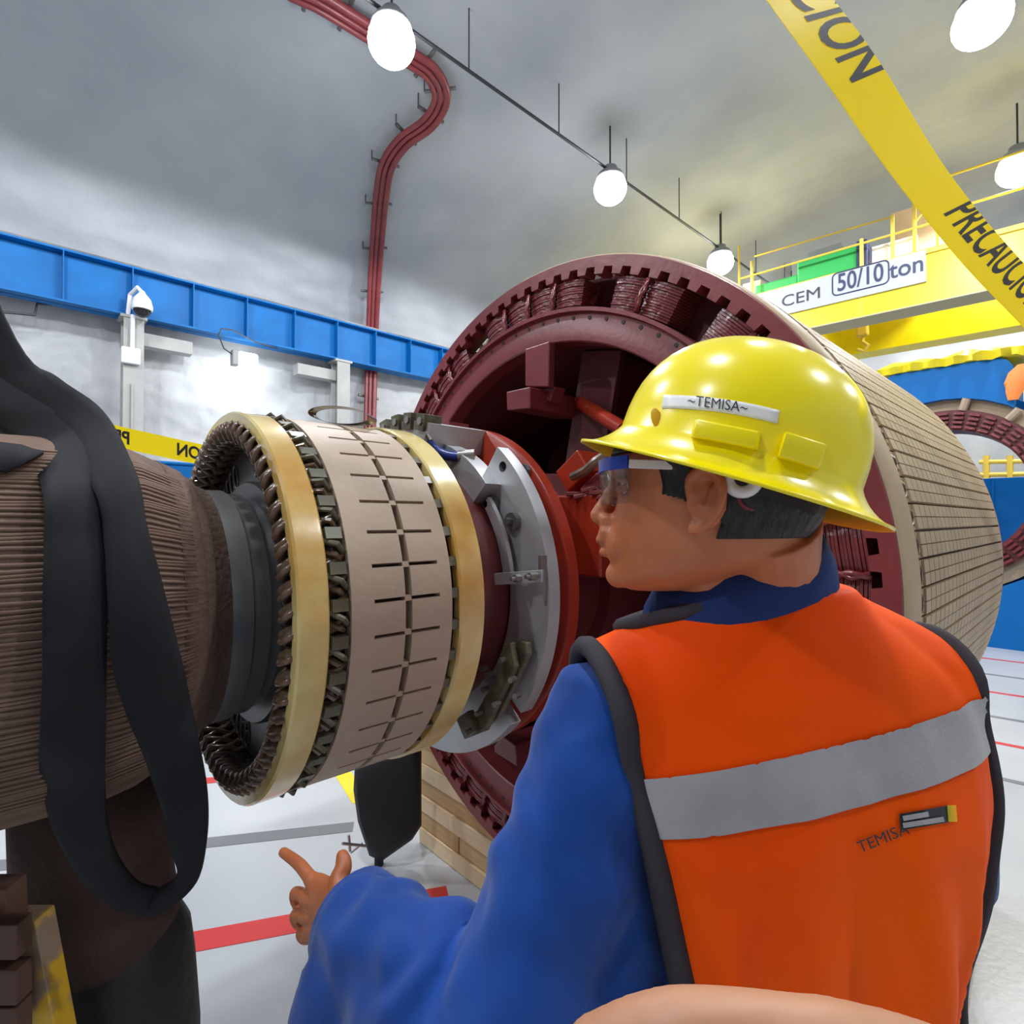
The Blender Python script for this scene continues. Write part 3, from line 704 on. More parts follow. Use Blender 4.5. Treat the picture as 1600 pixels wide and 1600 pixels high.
# connectors standing in the dark rings between sleeve and resin band
mb = MB(); mb.box(pol(.428, .408, 0), (.030, .020, .022)); mb.tube([pol(.412, .405, R(1.5)), pol(.430, .423, R(3.2)), pol(.446, .406, R(5))], .0055, 6)
kb = build_axis(mb, 'connector', 'olive', ec); ringpart('connector', kb, ec, [da*(k+.5) for k in range(NS)])
mb = MB(); mb.tube([pol(.410, .395, R(4)), pol(.428, .414, R(5.5)), pol(.446, .395, R(7))], .006, 6); kb = build_axis(mb, 'connector_loop', 'coil_varnish', ec); ringpart('connector_loop', kb, ec, [da*(k+.5) for k in range(NS)])
mb = MB(); mb.box(pol(.677, .407, 0), (.016, .02, .020)); kb = build_axis(mb, 'connector', 'olive', ec); ringpart('connector', kb, ec, [da*(k+.5) for k in range(NS)])
# end winding: knotted bars turning in over the front edge
mb = MB()
mb.tube([pol(.46, .402, R(-7)), pol(.40, .398, R(-3)), pol(.362, .392, R(0)), pol(.346, .378, R(2)), pol(.352, .362, R(4)), pol(.372, .360, R(5.5)), pol(.42, .364, R(10))], [.010, .010, .0105, .011, .0105, .010, .010], 8)
eb = build_axis(mb, 'winding_bar', 'coil_varnish', ec, smooth='all'); NW = 64; ringpart('winding_bar', eb, ec, [2*PI*k/NW for k in range(NW)])
mb = MB(); mb.tube([pol(.360, .400, R(-1.6)), pol(.345, .389, R(0)), pol(.342, .372, R(1.2)), pol(.352, .356, R(0.2)), pol(.372, .354, R(-2)), pol(.41, .360, R(-7))], .0062, 6)
eb = build_axis(mb, 'winding_tie', 'copper_brown', ec, smooth='all'); ringpart('winding_tie', eb, ec, [2*PI*(k+.5)/NW for k in range(NW)])
# --- dark drum between exciter and plate
mb = MB(); lathe(mb, [(.75, .2), (.75, .345), (.80, .35), (.905, .33), (.905, .2)], 96); dk = build_axis(mb, 'insulated_drum', 'maroon_dark', gr, smooth=True)
# --- grey brush plate: ring with a cut-away top
GX0, GX1 = .905, .942
def ringplate(mb, x0, x1, ri, ro, a0, a1, n=60, ends=0):
    lathe(mb, [(x0, ri), (x0, ro), (x1, ro), (x1, ri)], n, closed=True, a0=a0, a1=a1)
mb = MB(); ringplate(mb, GX0, GX1, .335, .465, R(128), R(217)); gp = build_axis(mb, 'brush_plate', 'aluminium', gr, smooth=True)
mb = MB(); ringplate(mb, GX0-.01, GX1-.012, .30, .466, R(222), R(318)); build_axis(mb, 'brush_plate', 'aluminium', gr, smooth=True)
mb = MB(); ringplate(mb, GX0-.05, GX0+.0, .335, .405, R(60), R(138), 40); build_axis(mb, 'plate_arm', 'aluminium', gp, smooth=True)
mb = MB(); ringplate(mb, .80, GX1+.05, .385, .455, R(72), R(108), 24); hd = build_axis(mb, 'plate_casting', 'aluminium', gr, smooth=True)
for a in (80, 88, 96, 104):
    mb = MB(); ringplate(mb, .79, .845, .43, .475, R(a-2.6), R(a+2.2), 6); build_axis(mb, 'terminal_block', 'olive', hd)
    mb = MB(); mb.cyl(pol(.786, .455, R(a)), pol(.80, .455, R(a)), .011, 6); build_axis(mb, 'terminal_nut', 'bolt_steel', hd)
mb = MB(); ringplate(mb, .93, 1.0, .40, .468, R(74), R(96), 20); build_axis(mb, 'casting_end', 'maroon', hd)
# plate holes, bolts, strap bracket
for px_, py_, r in ((785, 729, .013), (771, 752, .013)):
    p = onX(px_, py_, GX0-.001); mb = MB(); mb.cyl(p, p+Vector((.004, 0, 0)), r, 18); mb.build('plate_hole', 'black_gloss', gp)
for px_, py_ in ((803, 815), (770, 788), (742, 776)):
    p = onX(px_, py_, GX0-.004); mb = MB(); mb.cyl(p+Vector((.006, 0, 0)), p-Vector((.012, 0, 0)), .022, 16); mb.cyl(p, p-Vector((.026, 0, 0)), .010, 6); mb.build('clamp_bolt', 'steel_dark', gp)
p = onX(745, 775, GX0-.03)
mb = MB(); ringplate(mb, GX0-.03, GX0-.018, .345, .372, R(140), R(172), 20); build_axis(mb, 'hook_strip', 'aluminium', gp, smooth=True)
a = onX(774, 905, GX0-.05); b = onX(846, 900, GX0-.02)
mb = MB(); t_ = (b-a).normalized(); u_ = Vector((0, 0, 1)); n_ = t_.cross(u_).normalized(); mb.box((a+b)/2, ((b-a).length+.01, .028*1.0, .008), (t_, u_, n_)); sb = mb.build('strap_bracket', 'aluminium', gp, bevel=.001)
for px_, py_ in ((815, 903), (838, 900)):
    p = onX(px_, py_, GX0-.03); mb = MB(); mb.cyl(p, p-Vector((.022, 0, 0)), .0095, 6); mb.cyl(p, p-Vector((.034, 0, 0)), .005, 10); mb.build('strap_bolt', 'bolt_steel', gp)
p = onX(848, 885, GX0-.012); mb = MB(); mb.box(p, (.02, .008, .05)); mb.build('strap_clip', 'bolt_steel', gp)
# blue cable lug
c_ = [onX(668, 690, .80), onX(680, 703, .82), onX(700, 712, .84), onX(718, 714, .86)]
mb = MB(); mb.tube(smooth_path(c_, 4), .013, 10); mb.build('cable_lug', 'blue_lug', hd, smooth=True)
mb = MB(); mb.tube([onX(716, 714, .86), onX(742, 712, .89)], .017, 12); mb.build('lug_sleeve', 'bolt_steel', hd, smooth=True)
mb = MB(); mb.tube([onX(664, 694, .795), onX(667, 676, .795), onX(673, 688, .80)], .005, 8); mb.build('lug_bolt', 'bolt_steel', hd)
# lower brush gear: long olive insulator plates with bolts
lw = None
for i, (pts, xx, th) in enumerate(((((795, 1005), (805, 1003), (812, 1040), (795, 1075), (765, 1140), (740, 1150), (752, 1110), (780, 1060), (788, 1030)), .862, .016), (((815, 998), (830, 1003), (832, 1020), (815, 1060), (785, 1120), (765, 1135), (795, 1075), (808, 1045)), .885, .016), (((722, 1120), (740, 1108), (752, 1140), (735, 1152)), .85, .02))):
    mb = MB(); mb.prism([onX(x, y, xx) for x, y in pts], (-th, 0, 0)); mb.build('insulator_plate', 'olive', gp, bevel=.002)
for px_, py_, xx in ((789, 1030, .845), (762, 1075, .85), (760, 1043, .85), (768, 1052, .85), (735, 1142, .83), (805, 1060, .85), (752, 1112, .84), (812, 1085, .86), (780, 1098, .85)):
    p = onX(px_, py_, xx); mb = MB(); mb.cyl(p, p-Vector((.02, .004, 0)), .0065, 8); mb.build('gear_bolt', 'bolt_steel', gp)
# --- red flange behind the plate
mb = MB(); lathe(mb, [(.985, .2), (.985, .447), (.990, .455), (1.022, .455), (1.026, .449), (1.026, .2)], 128, closed=True); rf = build_axis(mb, 'hub_flange', 'hub_red', gr, smooth=True)
p = onX(822, 735, .98); mb = MB(); mb.cyl(p, p-Vector((.012, 0, 0)), .016, 8); mb.build('flange_bolt', 'steel_dark', rf)

# --- main rotor body
RX, RR = 1.346, 1.042
mb = MB(); lathe(mb, [(1.47, .99), (1.485, 1.035), (1.49, 1.036), (2.93, 1.036), (2.93, .80), (2.35, .786), (1.40, .786), (1.40, .86), (1.47, .88)], 160, closed=True); rbd = build_axis(mb, 'rotor_body', 'maroon_dark', gr, smooth=True)
mb = MB(); lathe(mb, [(2.05, .25), (2.05, .80), (2.09, .80), (2.09, .25)], 96, closed=True); build_axis(mb, 'rear_disc', 'maroon_dark', rbd, smooth=True)
# castellated front ring
mb = MB(); NT = 88; prof = []
inn = []
for k in range(NT):
    a0 = 2*PI*k/NT; d_ = 2*PI/NT
    inn += [(1.008, a0), (1.008, a0+d_*.45), (.986, a0+d_*.5), (.986, a0+d_*.95)]
vs = []; fs = []; M_ = len(inn)
for r, a in inn: vs += [pol(RX, r, a), pol(RX, RR-.003, a), pol(RX+.004, RR, a), pol(RX+.05, RR, a), pol(RX+.05, r, a)]
for i in range(M_):
    j = (i+1) % M_
    for q in range(5): p_ = (q+1) % 5; fs.append((i*5+q, i*5+p_, j*5+p_, j*5+q))
mb.add(vs, fs); build_axis(mb, 'toothed_ring', 'maroon', rbd, smooth=True)
# inner flange ring with bolt holes
mb = MB(); lathe(mb, [(1.336, .776), (1.332, .78), (1.332, .872), (1.336, .878), (1.40, .878), (1.40, .776)], 128, closed=True); fr = build_axis(mb, 'flange_ring', 'maroon', rbd, smooth=True)
mb = MB(); lathe(mb, [(1.318, .868), (1.318, .880), (1.36, .880), (1.36, .868)], 128, closed=True); build_axis(mb, 'flange_lip', 'maroon', fr, smooth=True)
mb = MB(); mb.cyl(pol(1.330, .850, 0), pol(1.334, .850, 0), .0065, 10); bh = build_axis(mb, 'bolt_hole', 'gap_dark', fr); ringpart('bolt_hole', bh, fr, [2*PI*k/78 for k in range(78)])
# field coils: packs of wound strips with resin ties between them
NCP = 48; dc_ = 2*PI/NCP
mb = MB(); L_ = 13
for k in range(L_):
    r0 = .884+k*.0078; hh_ = dc_*.5*.94
    xf = RX+.022+.010*math.sin(k*2.3)*.2
    n = 6; poly = []
    vs = []; fs = []
    for i in range(n+1):
        a = -hh_+2*hh_*i/n; bul = -.010*(1-(2*i/n-1)**2)
        vs += [pol(xf+bul, r0, a), pol(xf+bul, r0+.0062, a), pol(xf+.12, r0+.0062, a), pol(xf+.12, r0, a)]
    for i in range(n):
        for q in range(4): p_ = (q+1) % 4; fs.append((i*4+q, i*4+p_, i*4+4+p_, i*4+4+q))
    fs += [(0, 1, 2, 3), (n*4, n*4+1, n*4+2, n*4+3)]
    mb.add(vs, fs)
cp = build_axis(mb, 'field_coil', 'maroon_gloss', rbd, smooth=True)
skip = {int(round((math.atan2(onX(x, y, RX).z-AZ, onX(x, y, RX).y-AY) % (2*PI))/dc_)) for x, y in ((925, 440), (722, 540), (1120, 470))}
angs = [dc_*k for k in range(NCP) if k not in skip]; ringpart('field_coil', cp, rbd, angs)
mb = MB(); mb.tube([pol(RX+.012, .882, R(-.4)), pol(RX+.004, .91, R(.3)), pol(RX+.006, .945, R(-.3)), pol(RX+.012, .984, R(.4))], .0075, 6); mb.tube([pol(RX+.012, .885, R(.5)), pol(RX+.002, .92, R(-.5)), pol(RX+.006, .95, R(.5)), pol(RX+.012, .984, R(-.2))], .006, 6)
tr = build_axis(mb, 'coil_tie', 'maroon_gloss', rbd, smooth='all'); ringpart('coil_tie', tr, rbd, [dc_*(k+.5) for k in range(NCP) if k not in skip and (k+1) not in skip and k % 1 == 0])
# beige front band on the drum, jagged rear edge
mb = MB(); lathe(mb, [(RX+.006, 1.03), (RX+.006, 1.043), (RX+.012, 1.048), (1.462, 1.052), (1.466, 1.03)], 160, closed=True); build_axis(mb, 'front_band', 'beige_wedge', rbd, smooth=True)
# slot wedges along the drum: blocks with cross slits
NWD = 104; dw = 2*PI/NWD; mb = MB()
WX0, WX1, NB = 1.502, 2.88, 26; bl = (WX1-WX0)/NB
def ablk(x0, x1, r0, r1, a0, a1): mb.add([pol(x, r, a) for x in (x0, x1) for r in (r0, r1) for a in (a0, a1)], [(0, 1, 3, 2), (4, 6, 7, 5), (0, 4, 5, 1), (2, 3, 7, 6), (0, 2, 6, 4), (1, 5, 7, 3)])
ablk(WX0-.014, WX1, 1.034, 1.0475, -dw*.46, dw*.46)
for k in range(NB):
    x0 = WX0+k*bl
    ablk(x0+.0025, x0+bl-.0025, 1.047, 1.053, -dw*.45, -dw*.02); ablk(x0+.0025, x0+bl-.0025, 1.047, 1.053, dw*.02, dw*.43)
wd = build_axis(mb, 'slot_wedge', 'beige_wedge', rbd); ringpart('slot_wedge', wd, rbd, [dw*k for k in range(NWD)])
mb = MB(); mb.tube([pol(1.468, 1.044, R(-1.2)), pol(1.480, 1.049, R(-.6)), pol(1.490, 1.046, R(.2)), pol(1.476, 1.049, R(.9)), pol(1.470, 1.044, R(1.3))], .005, 5); sp = build_axis(mb, 'wedge_end', 'copper_brown', rbd); ringpart('wedge_end', sp, rbd, [dw*k for k in range(NWD)])
mb = MB(); lathe(mb, [(2.885, 1.03), (2.885, 1.05), (2.97, 1.046), (2.98, 1.03)], 128, closed=True); build_axis(mb, 'rear_band', 'maroon', rbd, smooth=True)
# spider: hub, radial arms, tabs and box brackets seen in the dark bore
for k, a in enumerate((102, 38, -10, 168, 215, 262, 312)):
    mb = MB(); e_ = (Vector((1, 0, 0)), Vector((0, -math.sin(R(a)), math.cos(R(a)))), Vector((0, math.cos(R(a)), math.sin(R(a)))))
    mb.box(pol(1.72, .53, R(a)), (.40, .07, .5), e_); sa = mb.build('spider_arm', 'maroon_dark', rbd, bevel=.006)  # arms darker than the rotor paint: the bore's shade put into their colour
    mb = MB(); mb.box(pol(1.50, .53, R(a)), (.03, .17, .5), e_); mb.build('arm_plate', 'maroon_dark', rbd, bevel=.004)
mb = MB(); mb.prism([onX(x, y, 1.338) for x, y in ((830, 548), (868, 536), (866, 607), (830, 606))], (-.03, 0, 0)); tb = mb.build('pole_tab', 'maroon', rbd, bevel=.004)
mb = MB(); mb.prism([onX(x, y, 1.26) for x, y in ((791, 612), (828, 604), (828, 638), (792, 641))], (.26, 0, 0)); mb.build('box_bracket', 'maroon', rbd, bevel=.004)
mb = MB(); mb.prism([onX(x, y, 1.34) for x, y in ((833, 612), (868, 604), (860, 628))], (.05, 0, 0)); mb.build('gusset', 'maroon', rbd)
# strut in the bore, brackets beside the worker's face, lower block
mb = MB(); mb.tube([onX(905, 628, 1.5), onX(975, 672, 1.35)], .024, 12); mb.build('strut', 'hub_red', rbd, smooth=True)
e_ = (Vector((1, 0, 0)), Vector((0, .82, -.57)), Vector((0, .57, .82)))
mb = MB(); mb.box(onX(915, 738, 1.22), (.12, .10, .075), e_); mb.build('lead_bracket', 'hub_red', rbd, bevel=.004)
mb = MB(); mb.box(onX(930, 765, 1.16), (.02, .075, .06), e_); mb.build('lead_bracket', 'maroon', rbd, bevel=.004)
mb = MB(); mb.tube(smooth_path([onX(895, 745, 1.14), onX(915, 735, 1.13), onX(930, 722, 1.13), onX(955, 705, 1.15)], 4), .013, 8); mb.build('lead_cable', 'copper_brown', rbd, smooth=True)
mb = MB(); mb.box(onX(918, 835, 1.2), (.14, .20, .22)); hbk = mb.build('hub_block', 'hub_red', rbd, bevel=.006)
for q in range(5):
    mb = MB(); p = onX(885+12*q, 772+6*math.sin(q*2), 1.12); mb.tube([p, p+Vector((.02, -.03, .01*math.sin(q))), p+Vector((.05, -.04, -.02))], .007, 6); mb.build('loose_lead', 'maroon_gloss', rbd, smooth=True)
mb = MB(); mb.prism([onX(x, y, 1.20) for x, y in ((772, 1165), (785, 1150), (805, 1165), (808, 1198), (772, 1175))], (.14, 0, 0)); mb.build('box_bracket', 'maroon', rbd, bevel=.003)
mb = MB(); mb.box(pol(1.2, .40, R(240)), (.34, .08, .09), (Vector((1, 0, 0)), Vector((0, .87, -.5)), Vector((0, .5, .87)))); mb.build('lead_bracket', 'maroon', rbd, bevel=.004)
mb = MB(); p = onX(926, 912, 1.3); mb.box(p, (.012, .05, .05)); mb.build('name_plate', 'olive', rbd)
lathe_mb = MB(); lathe(lathe_mb, [(1.30, .2), (1.30, .34), (1.75, .36), (1.75, .2)], 64, closed=True); build_axis(lathe_mb, 'rotor_hub', 'maroon_dark', rbd, smooth=True)

# ================================================================== curled strip lying on the exciter
p = pol(onY(533, 655, AY).x, .4185, R(97)); p.x = onY(535, 655, p.y).x
mb = MB(); n = 44; loops = []
for i in range(n+1):
    a = 2*PI*i/n*.99; c_ = RT*(.074*math.cos(a))+UP*(.021*math.sin(a)+.021-.006*math.cos(a)); k_ = .90
    f0, f1 = p+c_-FW*.03, p+c_+FW*(.035+.012*math.cos(a))+UP*.004; ce_ = p+UP*.021
    loops.append([f0, f1, ce_+(f1-ce_)*.985, ce_+(f0-ce_)*.985])
mb.loft(loops); cu = mb.build('curled_strip', 'copper_brown', smooth=True); tag(cu, 'curled brown insulation strip lying on top of the exciter drum', 'strip')

# ================================================================== timber under the rotor
tc = thing('timber_crib', (1.6, AY+.3, 0), 'stack of pale pine beams under the big rotor', 'timber')
wx0 = 1.42; yl = onZ(657, 1315, 0).y
hgt = .074; row = 0
for row in range(9):
    z0 = row*hgt+.001
    for s, (ya, yb) in enumerate(((yl-.85, yl), (AY-1.0, AY-.35))):
        if row > 5 and s: continue
        # the stack is cut to follow the rotor: upper beams are shorter
        zt = z0+hgt; dz_ = AZ-zt
        lim = math.sqrt(max(0, 1.062**2-dz_**2)) if dz_ < 1.062 else 0
        y0, y1 = ya, yb
        if lim > 0:
            if s == 0: y0 = max(ya, AY+lim)
            else: y1 = min(yb, AY-lim)
        if y1-y0 < .06: continue
        cut = (y0+y1)/2+(.13 if row % 2 else -.17)
        segs = [(y0, y1)] if (y1-y0) < .4 or row in (0, 3, 5) else [(y0, cut), (cut, y1)]
        for (u0, u1) in segs:
            mb = MB(); off = .006*math.sin(row*2.1+s+u0*9)
            mb.box((wx0+.6+off, (u0+u1)/2, (z0+zt)/2), (1.2, u1-u0-.002, hgt-.0025)); mb.build('beam', 'pine%d' % ((1, 0, 1, 2, 1, 0, 2, 1, 0)[(row+2*segs.index((u0, u1))) % 9]), tc, bevel=.003)
# ================================================================== black padded panel on the floor behind the exciter
pb = onZ(590, 1343, 0)
bp = thing('padded_panel', (pb.x, pb.y, 0), 'black rounded padded panel standing under the drum by the pine beams', 'panel')
D = (at(600, 1300, 1)-CAMP).length
def pp_(x, y, d): return at(x, y, d)
dd = 2.33
poly = [(655, 1165), (655, 1295), (640, 1318), (592, 1352), (574, 1344), (556, 1290), (549, 1240), (551, 1205), (565, 1190), (600, 1175)]
mb = MB(); fr_ = [at(x, y, dd) for x, y in poly]; bk = FW*.06+Vector((0, 0, -.02))
cen_ = sum(fr_, Vector())/len(fr_)
mb.loft([[cen_+(q-cen_)*.80-FW*.0 for q in fr_], [cen_+(q-cen_)*.96+FW*.02 for q in fr_], [q+FW*.03 for q in fr_], [q+bk for q in fr_]]); mb.build('pad', 'black_foam', bp, smooth=True)
mb = MB(); a = at(566, 1318, dd-.02); b = Vector((a.x, a.y, .01))
mb.tube([a, at(548, 1332, dd-.03)], .006, 6); mb.tube([at(572, 1322, dd-.02), at(535, 1318, dd-.1)], .006, 6); mb.tube([at(545, 1305, dd-.05), at(547, 1330, dd-.05)], .006, 6); mb.build('hinge_wire', 'bolt_steel', bp)
mb = MB()
for q in (0, 3): 
    f_ = fr_[q]+FW*.14; 
for x_, y_ in ((592, 1349),):
    f_ = at(x_, y_, dd+.04); mb = MB(); mb.tube([f_+Vector((0, 0, .03)), Vector((f_.x, f_.y, 0.0))], .02, 8); mb.build('foot', 'black_foam', bp)
# ================================================================== shaft stand: cloth-wrapped leg with black boot
lg_ = thing('shaft_stand', at(165, 1500, 1.12)-Vector((0, 0, at(165, 1500, 1.12).z)), 'brown cloth-wrapped stand under the shaft in a black boot', 'stand')
def legloop(cx, cy, wl_, wr_, d, dep): 
    L0 = at(cx-wl_, cy, d); R0 = at(cx+wr_, cy, d); c = (L0+R0)/2; h = (R0-L0)/2
    return [c+h*math.copysign(abs(math.cos(t))**.75, math.cos(t))+FW*(dep*math.copysign(abs(math.sin(t))**.75, math.sin(t))) for t in [2*PI*k/28 for k in range(28)]]
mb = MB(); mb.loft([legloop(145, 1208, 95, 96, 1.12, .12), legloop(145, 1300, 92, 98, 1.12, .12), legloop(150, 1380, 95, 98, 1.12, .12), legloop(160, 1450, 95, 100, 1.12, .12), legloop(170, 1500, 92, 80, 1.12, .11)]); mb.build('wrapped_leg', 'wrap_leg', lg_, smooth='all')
mb = MB(); base_ = legloop(183, 1650, 108, 106, 1.13, .14)
fl_ = [Vector((q.x, q.y, 0.0)) for q in base_]
mb.loft([legloop(178, 1440, 70, 82, 1.13, .105), legloop(182, 1475, 98, 92, 1.13, .128), legloop(183, 1530, 102, 98, 1.13, .133), base_, fl_]); mb.build('boot', 'black_boot', lg_, smooth='all')
# ================================================================== paint-stained trestle at bottom left
ts = thing('timber_trestle', at(30, 1580, .95)-Vector((0, 0, at(30, 1580, .95).z)), 'yellow-stained wooden trestle post with brown boards at lower left', 'trestle')
def slat(q0, q1, wpx, d, th, name, m):
    a = at(*q0, d); b = at(*q1, d); t = (b-a).normalized(); b = b+t*((b.z)/max(.2, -t.z)) if t.z < -.2 else b
    sd = RT*(wpx*d/F)
    mb = MB(); mb.prism([a-sd/2, a+sd/2, b+sd/2, b-sd/2], FW*th); return mb.build(name, m, ts, bevel=.002)
slat((32, 1440), (62, 1600), 44, .90, .04, 'post', 'yellow_stained')
slat((20, 1455), (20, 1600), 20, .92, .03, 'post', 'yellow_stained')
slat((-14, 1390), (-4, 1600), 44, .88, .04, 'post', 'old_board')
for y_ in (1462, 1532, 1590):
    mb = MB(); mb.box(at(-30, y_, .87), (.14, .03, .055), (RT, FW, UP)); mb.build('board', 'old_board', ts, bevel=.002)
# ================================================================== black lifting sling
def on_cyl(px_, py_, r):
    d = ray(px_, py_); oy, oz = CAMP.y-AY, CAMP.z-AZ
    A = d.y**2+d.z**2; B = 2*(oy*d.y+oz*d.z); Cc = oy*oy+oz*oz-r*r; D_ = B*B-4*A*Cc
    if D_ < 0: return None
    return CAMP+d*((-B-math.sqrt(D_))/(2*A))
sl = thing('lifting_sling', (.06, .95, .6), 'black webbing lifting sling looped round the wrapped shaft', 'sling')
def ribbon(path, name, th=.006, n=7):
    """path: (px left, px right, py, depth or None to lie on the shaft)"""
    rowsL = []; rowsR = []
    for q in path:
        xl, yl_, xr, yr_, d = q
        def pos(x, y):
            if d is None or isinstance(d, str):
                rr_ = .342 if d is None else float(d)
                p = on_cyl(x, y, rr_)
                if p: return p
                return at(x, y, .98)
            return at(x, y, d)
        rowsL.append(pos(xl, yl_)); rowsR.append(pos(xr, yr_))
    Ls = smooth_path(rowsL, 6); Rs = smooth_path(rowsR, 6); loops = []
    for i, (a, b) in enumerate(zip(Ls, Rs)):
        tt = (Ls[min(i+1, len(Ls)-1)]-Ls[max(0, i-1)]); nn = tt.cross(b-a).normalized()
        if nn.dot(CAMP-a) < 0: nn = -nn
        f = [a.lerp(b, k/n)+nn*(th+.007*math.sin(PI*k/n)+.002*noise.noise((k*.9, i*.25, 0))) for k in range(n+1)]
        g = [a.lerp(b, k/n)+nn*(.007*math.sin(PI*k/n)) for k in range(n, -1, -1)]
        loops.append(f+g)
    mb = MB(); mb.loft(loops); return mb.build(name, 'black_web', sl, smooth='all')
ribbon([(-420, -60, -340, -80, 1.12), (-220, 240, -140, 220, 1.09), (-80, 490, -6, 465, 1.06), (-60, 580, 28, 560, 1.04), (-30, 645, 60, 625, 1.0), (40, 700, 150, 670, .96), (66, 770, 162, 760, '.360'), (68, 850, 165, 850, '.360'), (66, 950, 167, 950, '.360'), (66, 1050, 165, 1060, '.362'), (62, 1150, 165, 1150, '.366'), (70, 1230, 165, 1230, .82), (95, 1310, 170, 1290, .84), (130, 1370, 185, 1335, .86), (175, 1412, 215, 1375, .88), (225, 1430, 248, 1385, .89)], 'band')
ribbon([(-400, -60, -320, -80, 1.09), (-190, 260, -110, 235, 1.06), (-30, 560, 26, 530, 1.03), (20, 640, 92, 590, 1.01), (90, 690, 160, 640, .97), (148, 770, 205, 720, '.372'), (162, 850, 228, 820, '.372'), (168, 950, 255, 920, '.372'), (175, 1040, 278, 1010, '.372'), (195, 1110, 296, 1090, '.376'), (232, 1190, 312, 1160, .83), (255, 1260, 325, 1240, .85), (268, 1320, 324, 1310, .87), (280, 1362, 308, 1378, .885), (250, 1385, 262, 1420, .89), (225, 1388, 228, 1432, .892)], 'band')
ribbon([(-430, -60, -350, -80, 1.15), (-230, 240, -150, 220, 1.12), (-80, 500, -2, 480, 1.09), (-60, 600, 48, 620, 1.07), (-50, 690, 70, 700, 1.03), (-60, 700, 64, 712, '.345'), (-40, 735, 10, 740, '.345')], 'band')

# ================================================================== THE WORKER
HC = at(1110, 790, .585)                                   # middle of the head
hr_ = Vector((HC.x, HC.y, 0)).normalized()                 # from the camera to him
HF = Vector((-hr_.y, hr_.x, 0)); HF = (HF+hr_*.06).normalized()    # he looks to the left
HL = Vector((0, 0, 1)).cross(HF).normalized()              # his left, towards us
if HL.dot(hr_) > 0: HL = -HL
HZ = Vector((0, 0, 1))
def hp(px_, py_, off=0):
    """point on his sagittal plane (moved `off` metres to his left) seen at that pixel"""
    o0 = HC+HL*off; r = ray(px_, py_); return CAMP+r*((o0-CAMP).dot(HL)/r.dot(HL))
def hu(p): d = p-HC; return d.dot(HF), d.dot(HL), d.dot(HZ)
def sgnp(v, e): return math.copysign(abs(v)**e, v)
LEV = [(588, 1110, 1190, .025), (600, 1075, 1235, .048), (622, 1040, 1262, .064), (650, 1012, 1278, .071), (690, 975, 1288, .0755), (730, 957, 1290, .077), (750, 965, 1290, .0755), (765, 969, 1289, .074), (785, 966, 1286, .0725), (805, 960, 1278, .070), (825, 955, 1268, .067), (845, 955, 1255, .063), (865, 958, 1235, .058), (885, 957, 1195, .051), (900, 958, 1150, .043), (912, 966, 1110, .033), (921, 985, 1080, .018)]
def head_loops(grow=0, n=40, sub=1):
    loops = []
    for i in range((len(LEV)-1)*sub+1):
        k = min(i//sub, len(LEV)-2); f = i/sub-k
        y, fx, bx, w_ = [a*(1-f)+b*f for a, b in zip(LEV[k], LEV[k+1])]
        pf, pb_ = hp(fx, y), hp(bx, y); c = (pf+pb_)/2; h = (pf-pb_)/2; hl = h.length+grow; hd_ = h.normalized()
        lp = []
        for q in range(n):
            t = 2*PI*q/n; cx, sy = math.cos(t), math.sin(t)
            wid = (w_+grow)*(1-.20*max(0, cx)**2)
            e = .86 if cx > 0 else .95
            lp.append(c+hd_*(hl*sgnp(cx, e))+HL*(wid*sgnp(sy, .88)))
        loops.append(lp)
    return loops
skin = MB()
skin.loft(head_loops())
HAX = (HF, HL, HZ)
def blob(p, r, n=14, m=10, ax=HAX): skin.sphere(p, r, n, m, ax)
# brow, nose, lips, chin, cheeks
blob(hp(962, 733), (.009, .045, .010))
for (x, y, r, w_) in ((960, 757, .0075, .007), (952, 772, .008, .0075), (946, 785, .0085, .009), (940, 796, .0095, .0105), (936, 805, .0105, .0115)): blob(hp(x, y), (r, w_, r))
for s in (-1, 1): blob(hp(953, 812)+HL*(.0115*s), (.0105, .0075, .008)); blob(hp(1045, 876)+HL*(.033*s), (.035, .018, .022))
blob(hp(945, 818), (.008, .006, .006))
blob(hp(952, 832), (.012, .022, .012)); blob(hp(943, 843), (.0085, .019, .0065)); blob(hp(948, 862), (.0085, .017, .0065)); blob(hp(968, 897), (.016, .020, .016)); blob(hp(975, 850), (.02, .035, .03))
# neck
nk0 = hp(1190, 815); nk1 = at(1205, 960, .64)
skin.tube([nk0, nk0.lerp(nk1, .5), nk1, nk1-Vector((0, 0, .06))], [.056, .052, .054, .05], 20)
skin.tube([hp(1080, 878), hp(1130, 920)-HL*.008, nk1], [.03, .034, .04], 16)
# left ear: rim, bowl, lobe
ec_ = hp(1104, 782, .074)
def earp(x, y, o=.0): return hp(x, y, .076+o)
skin.tube(smooth_path([earp(1080, 775, .004), earp(1078, 750, .006), earp(1095, 735, .009), earp(1117, 738, .013), earp(1128, 762, .015), earp(1121, 793, .013), earp(1105, 815, .009), earp(1088, 829, .006), earp(1078, 825, .004)], 4), .0056, 8)
skin.sphere(earp(1104, 780, .003), (.019, .005, .030), 12, 8, (HF, (HL+HF*.35).normalized(), HZ)); skin.sphere(earp(1086, 822, .005), (.007, .005, .008), 10, 8, HAX)
skin.tube(smooth_path([earp(1114, 760, .010), earp(1110, 785, .010), earp(1097, 805, .008)], 4), .004, 8); skin.sphere(earp(1078, 792, .004), (.004, .004, .006), 8, 6, HAX)
skin.tube(smooth_path([hp(1104, 770, -.076), hp(1095, 745, -.085), hp(1120, 760, -.088), hp(1100, 815, -.08)], 3), .005, 8)
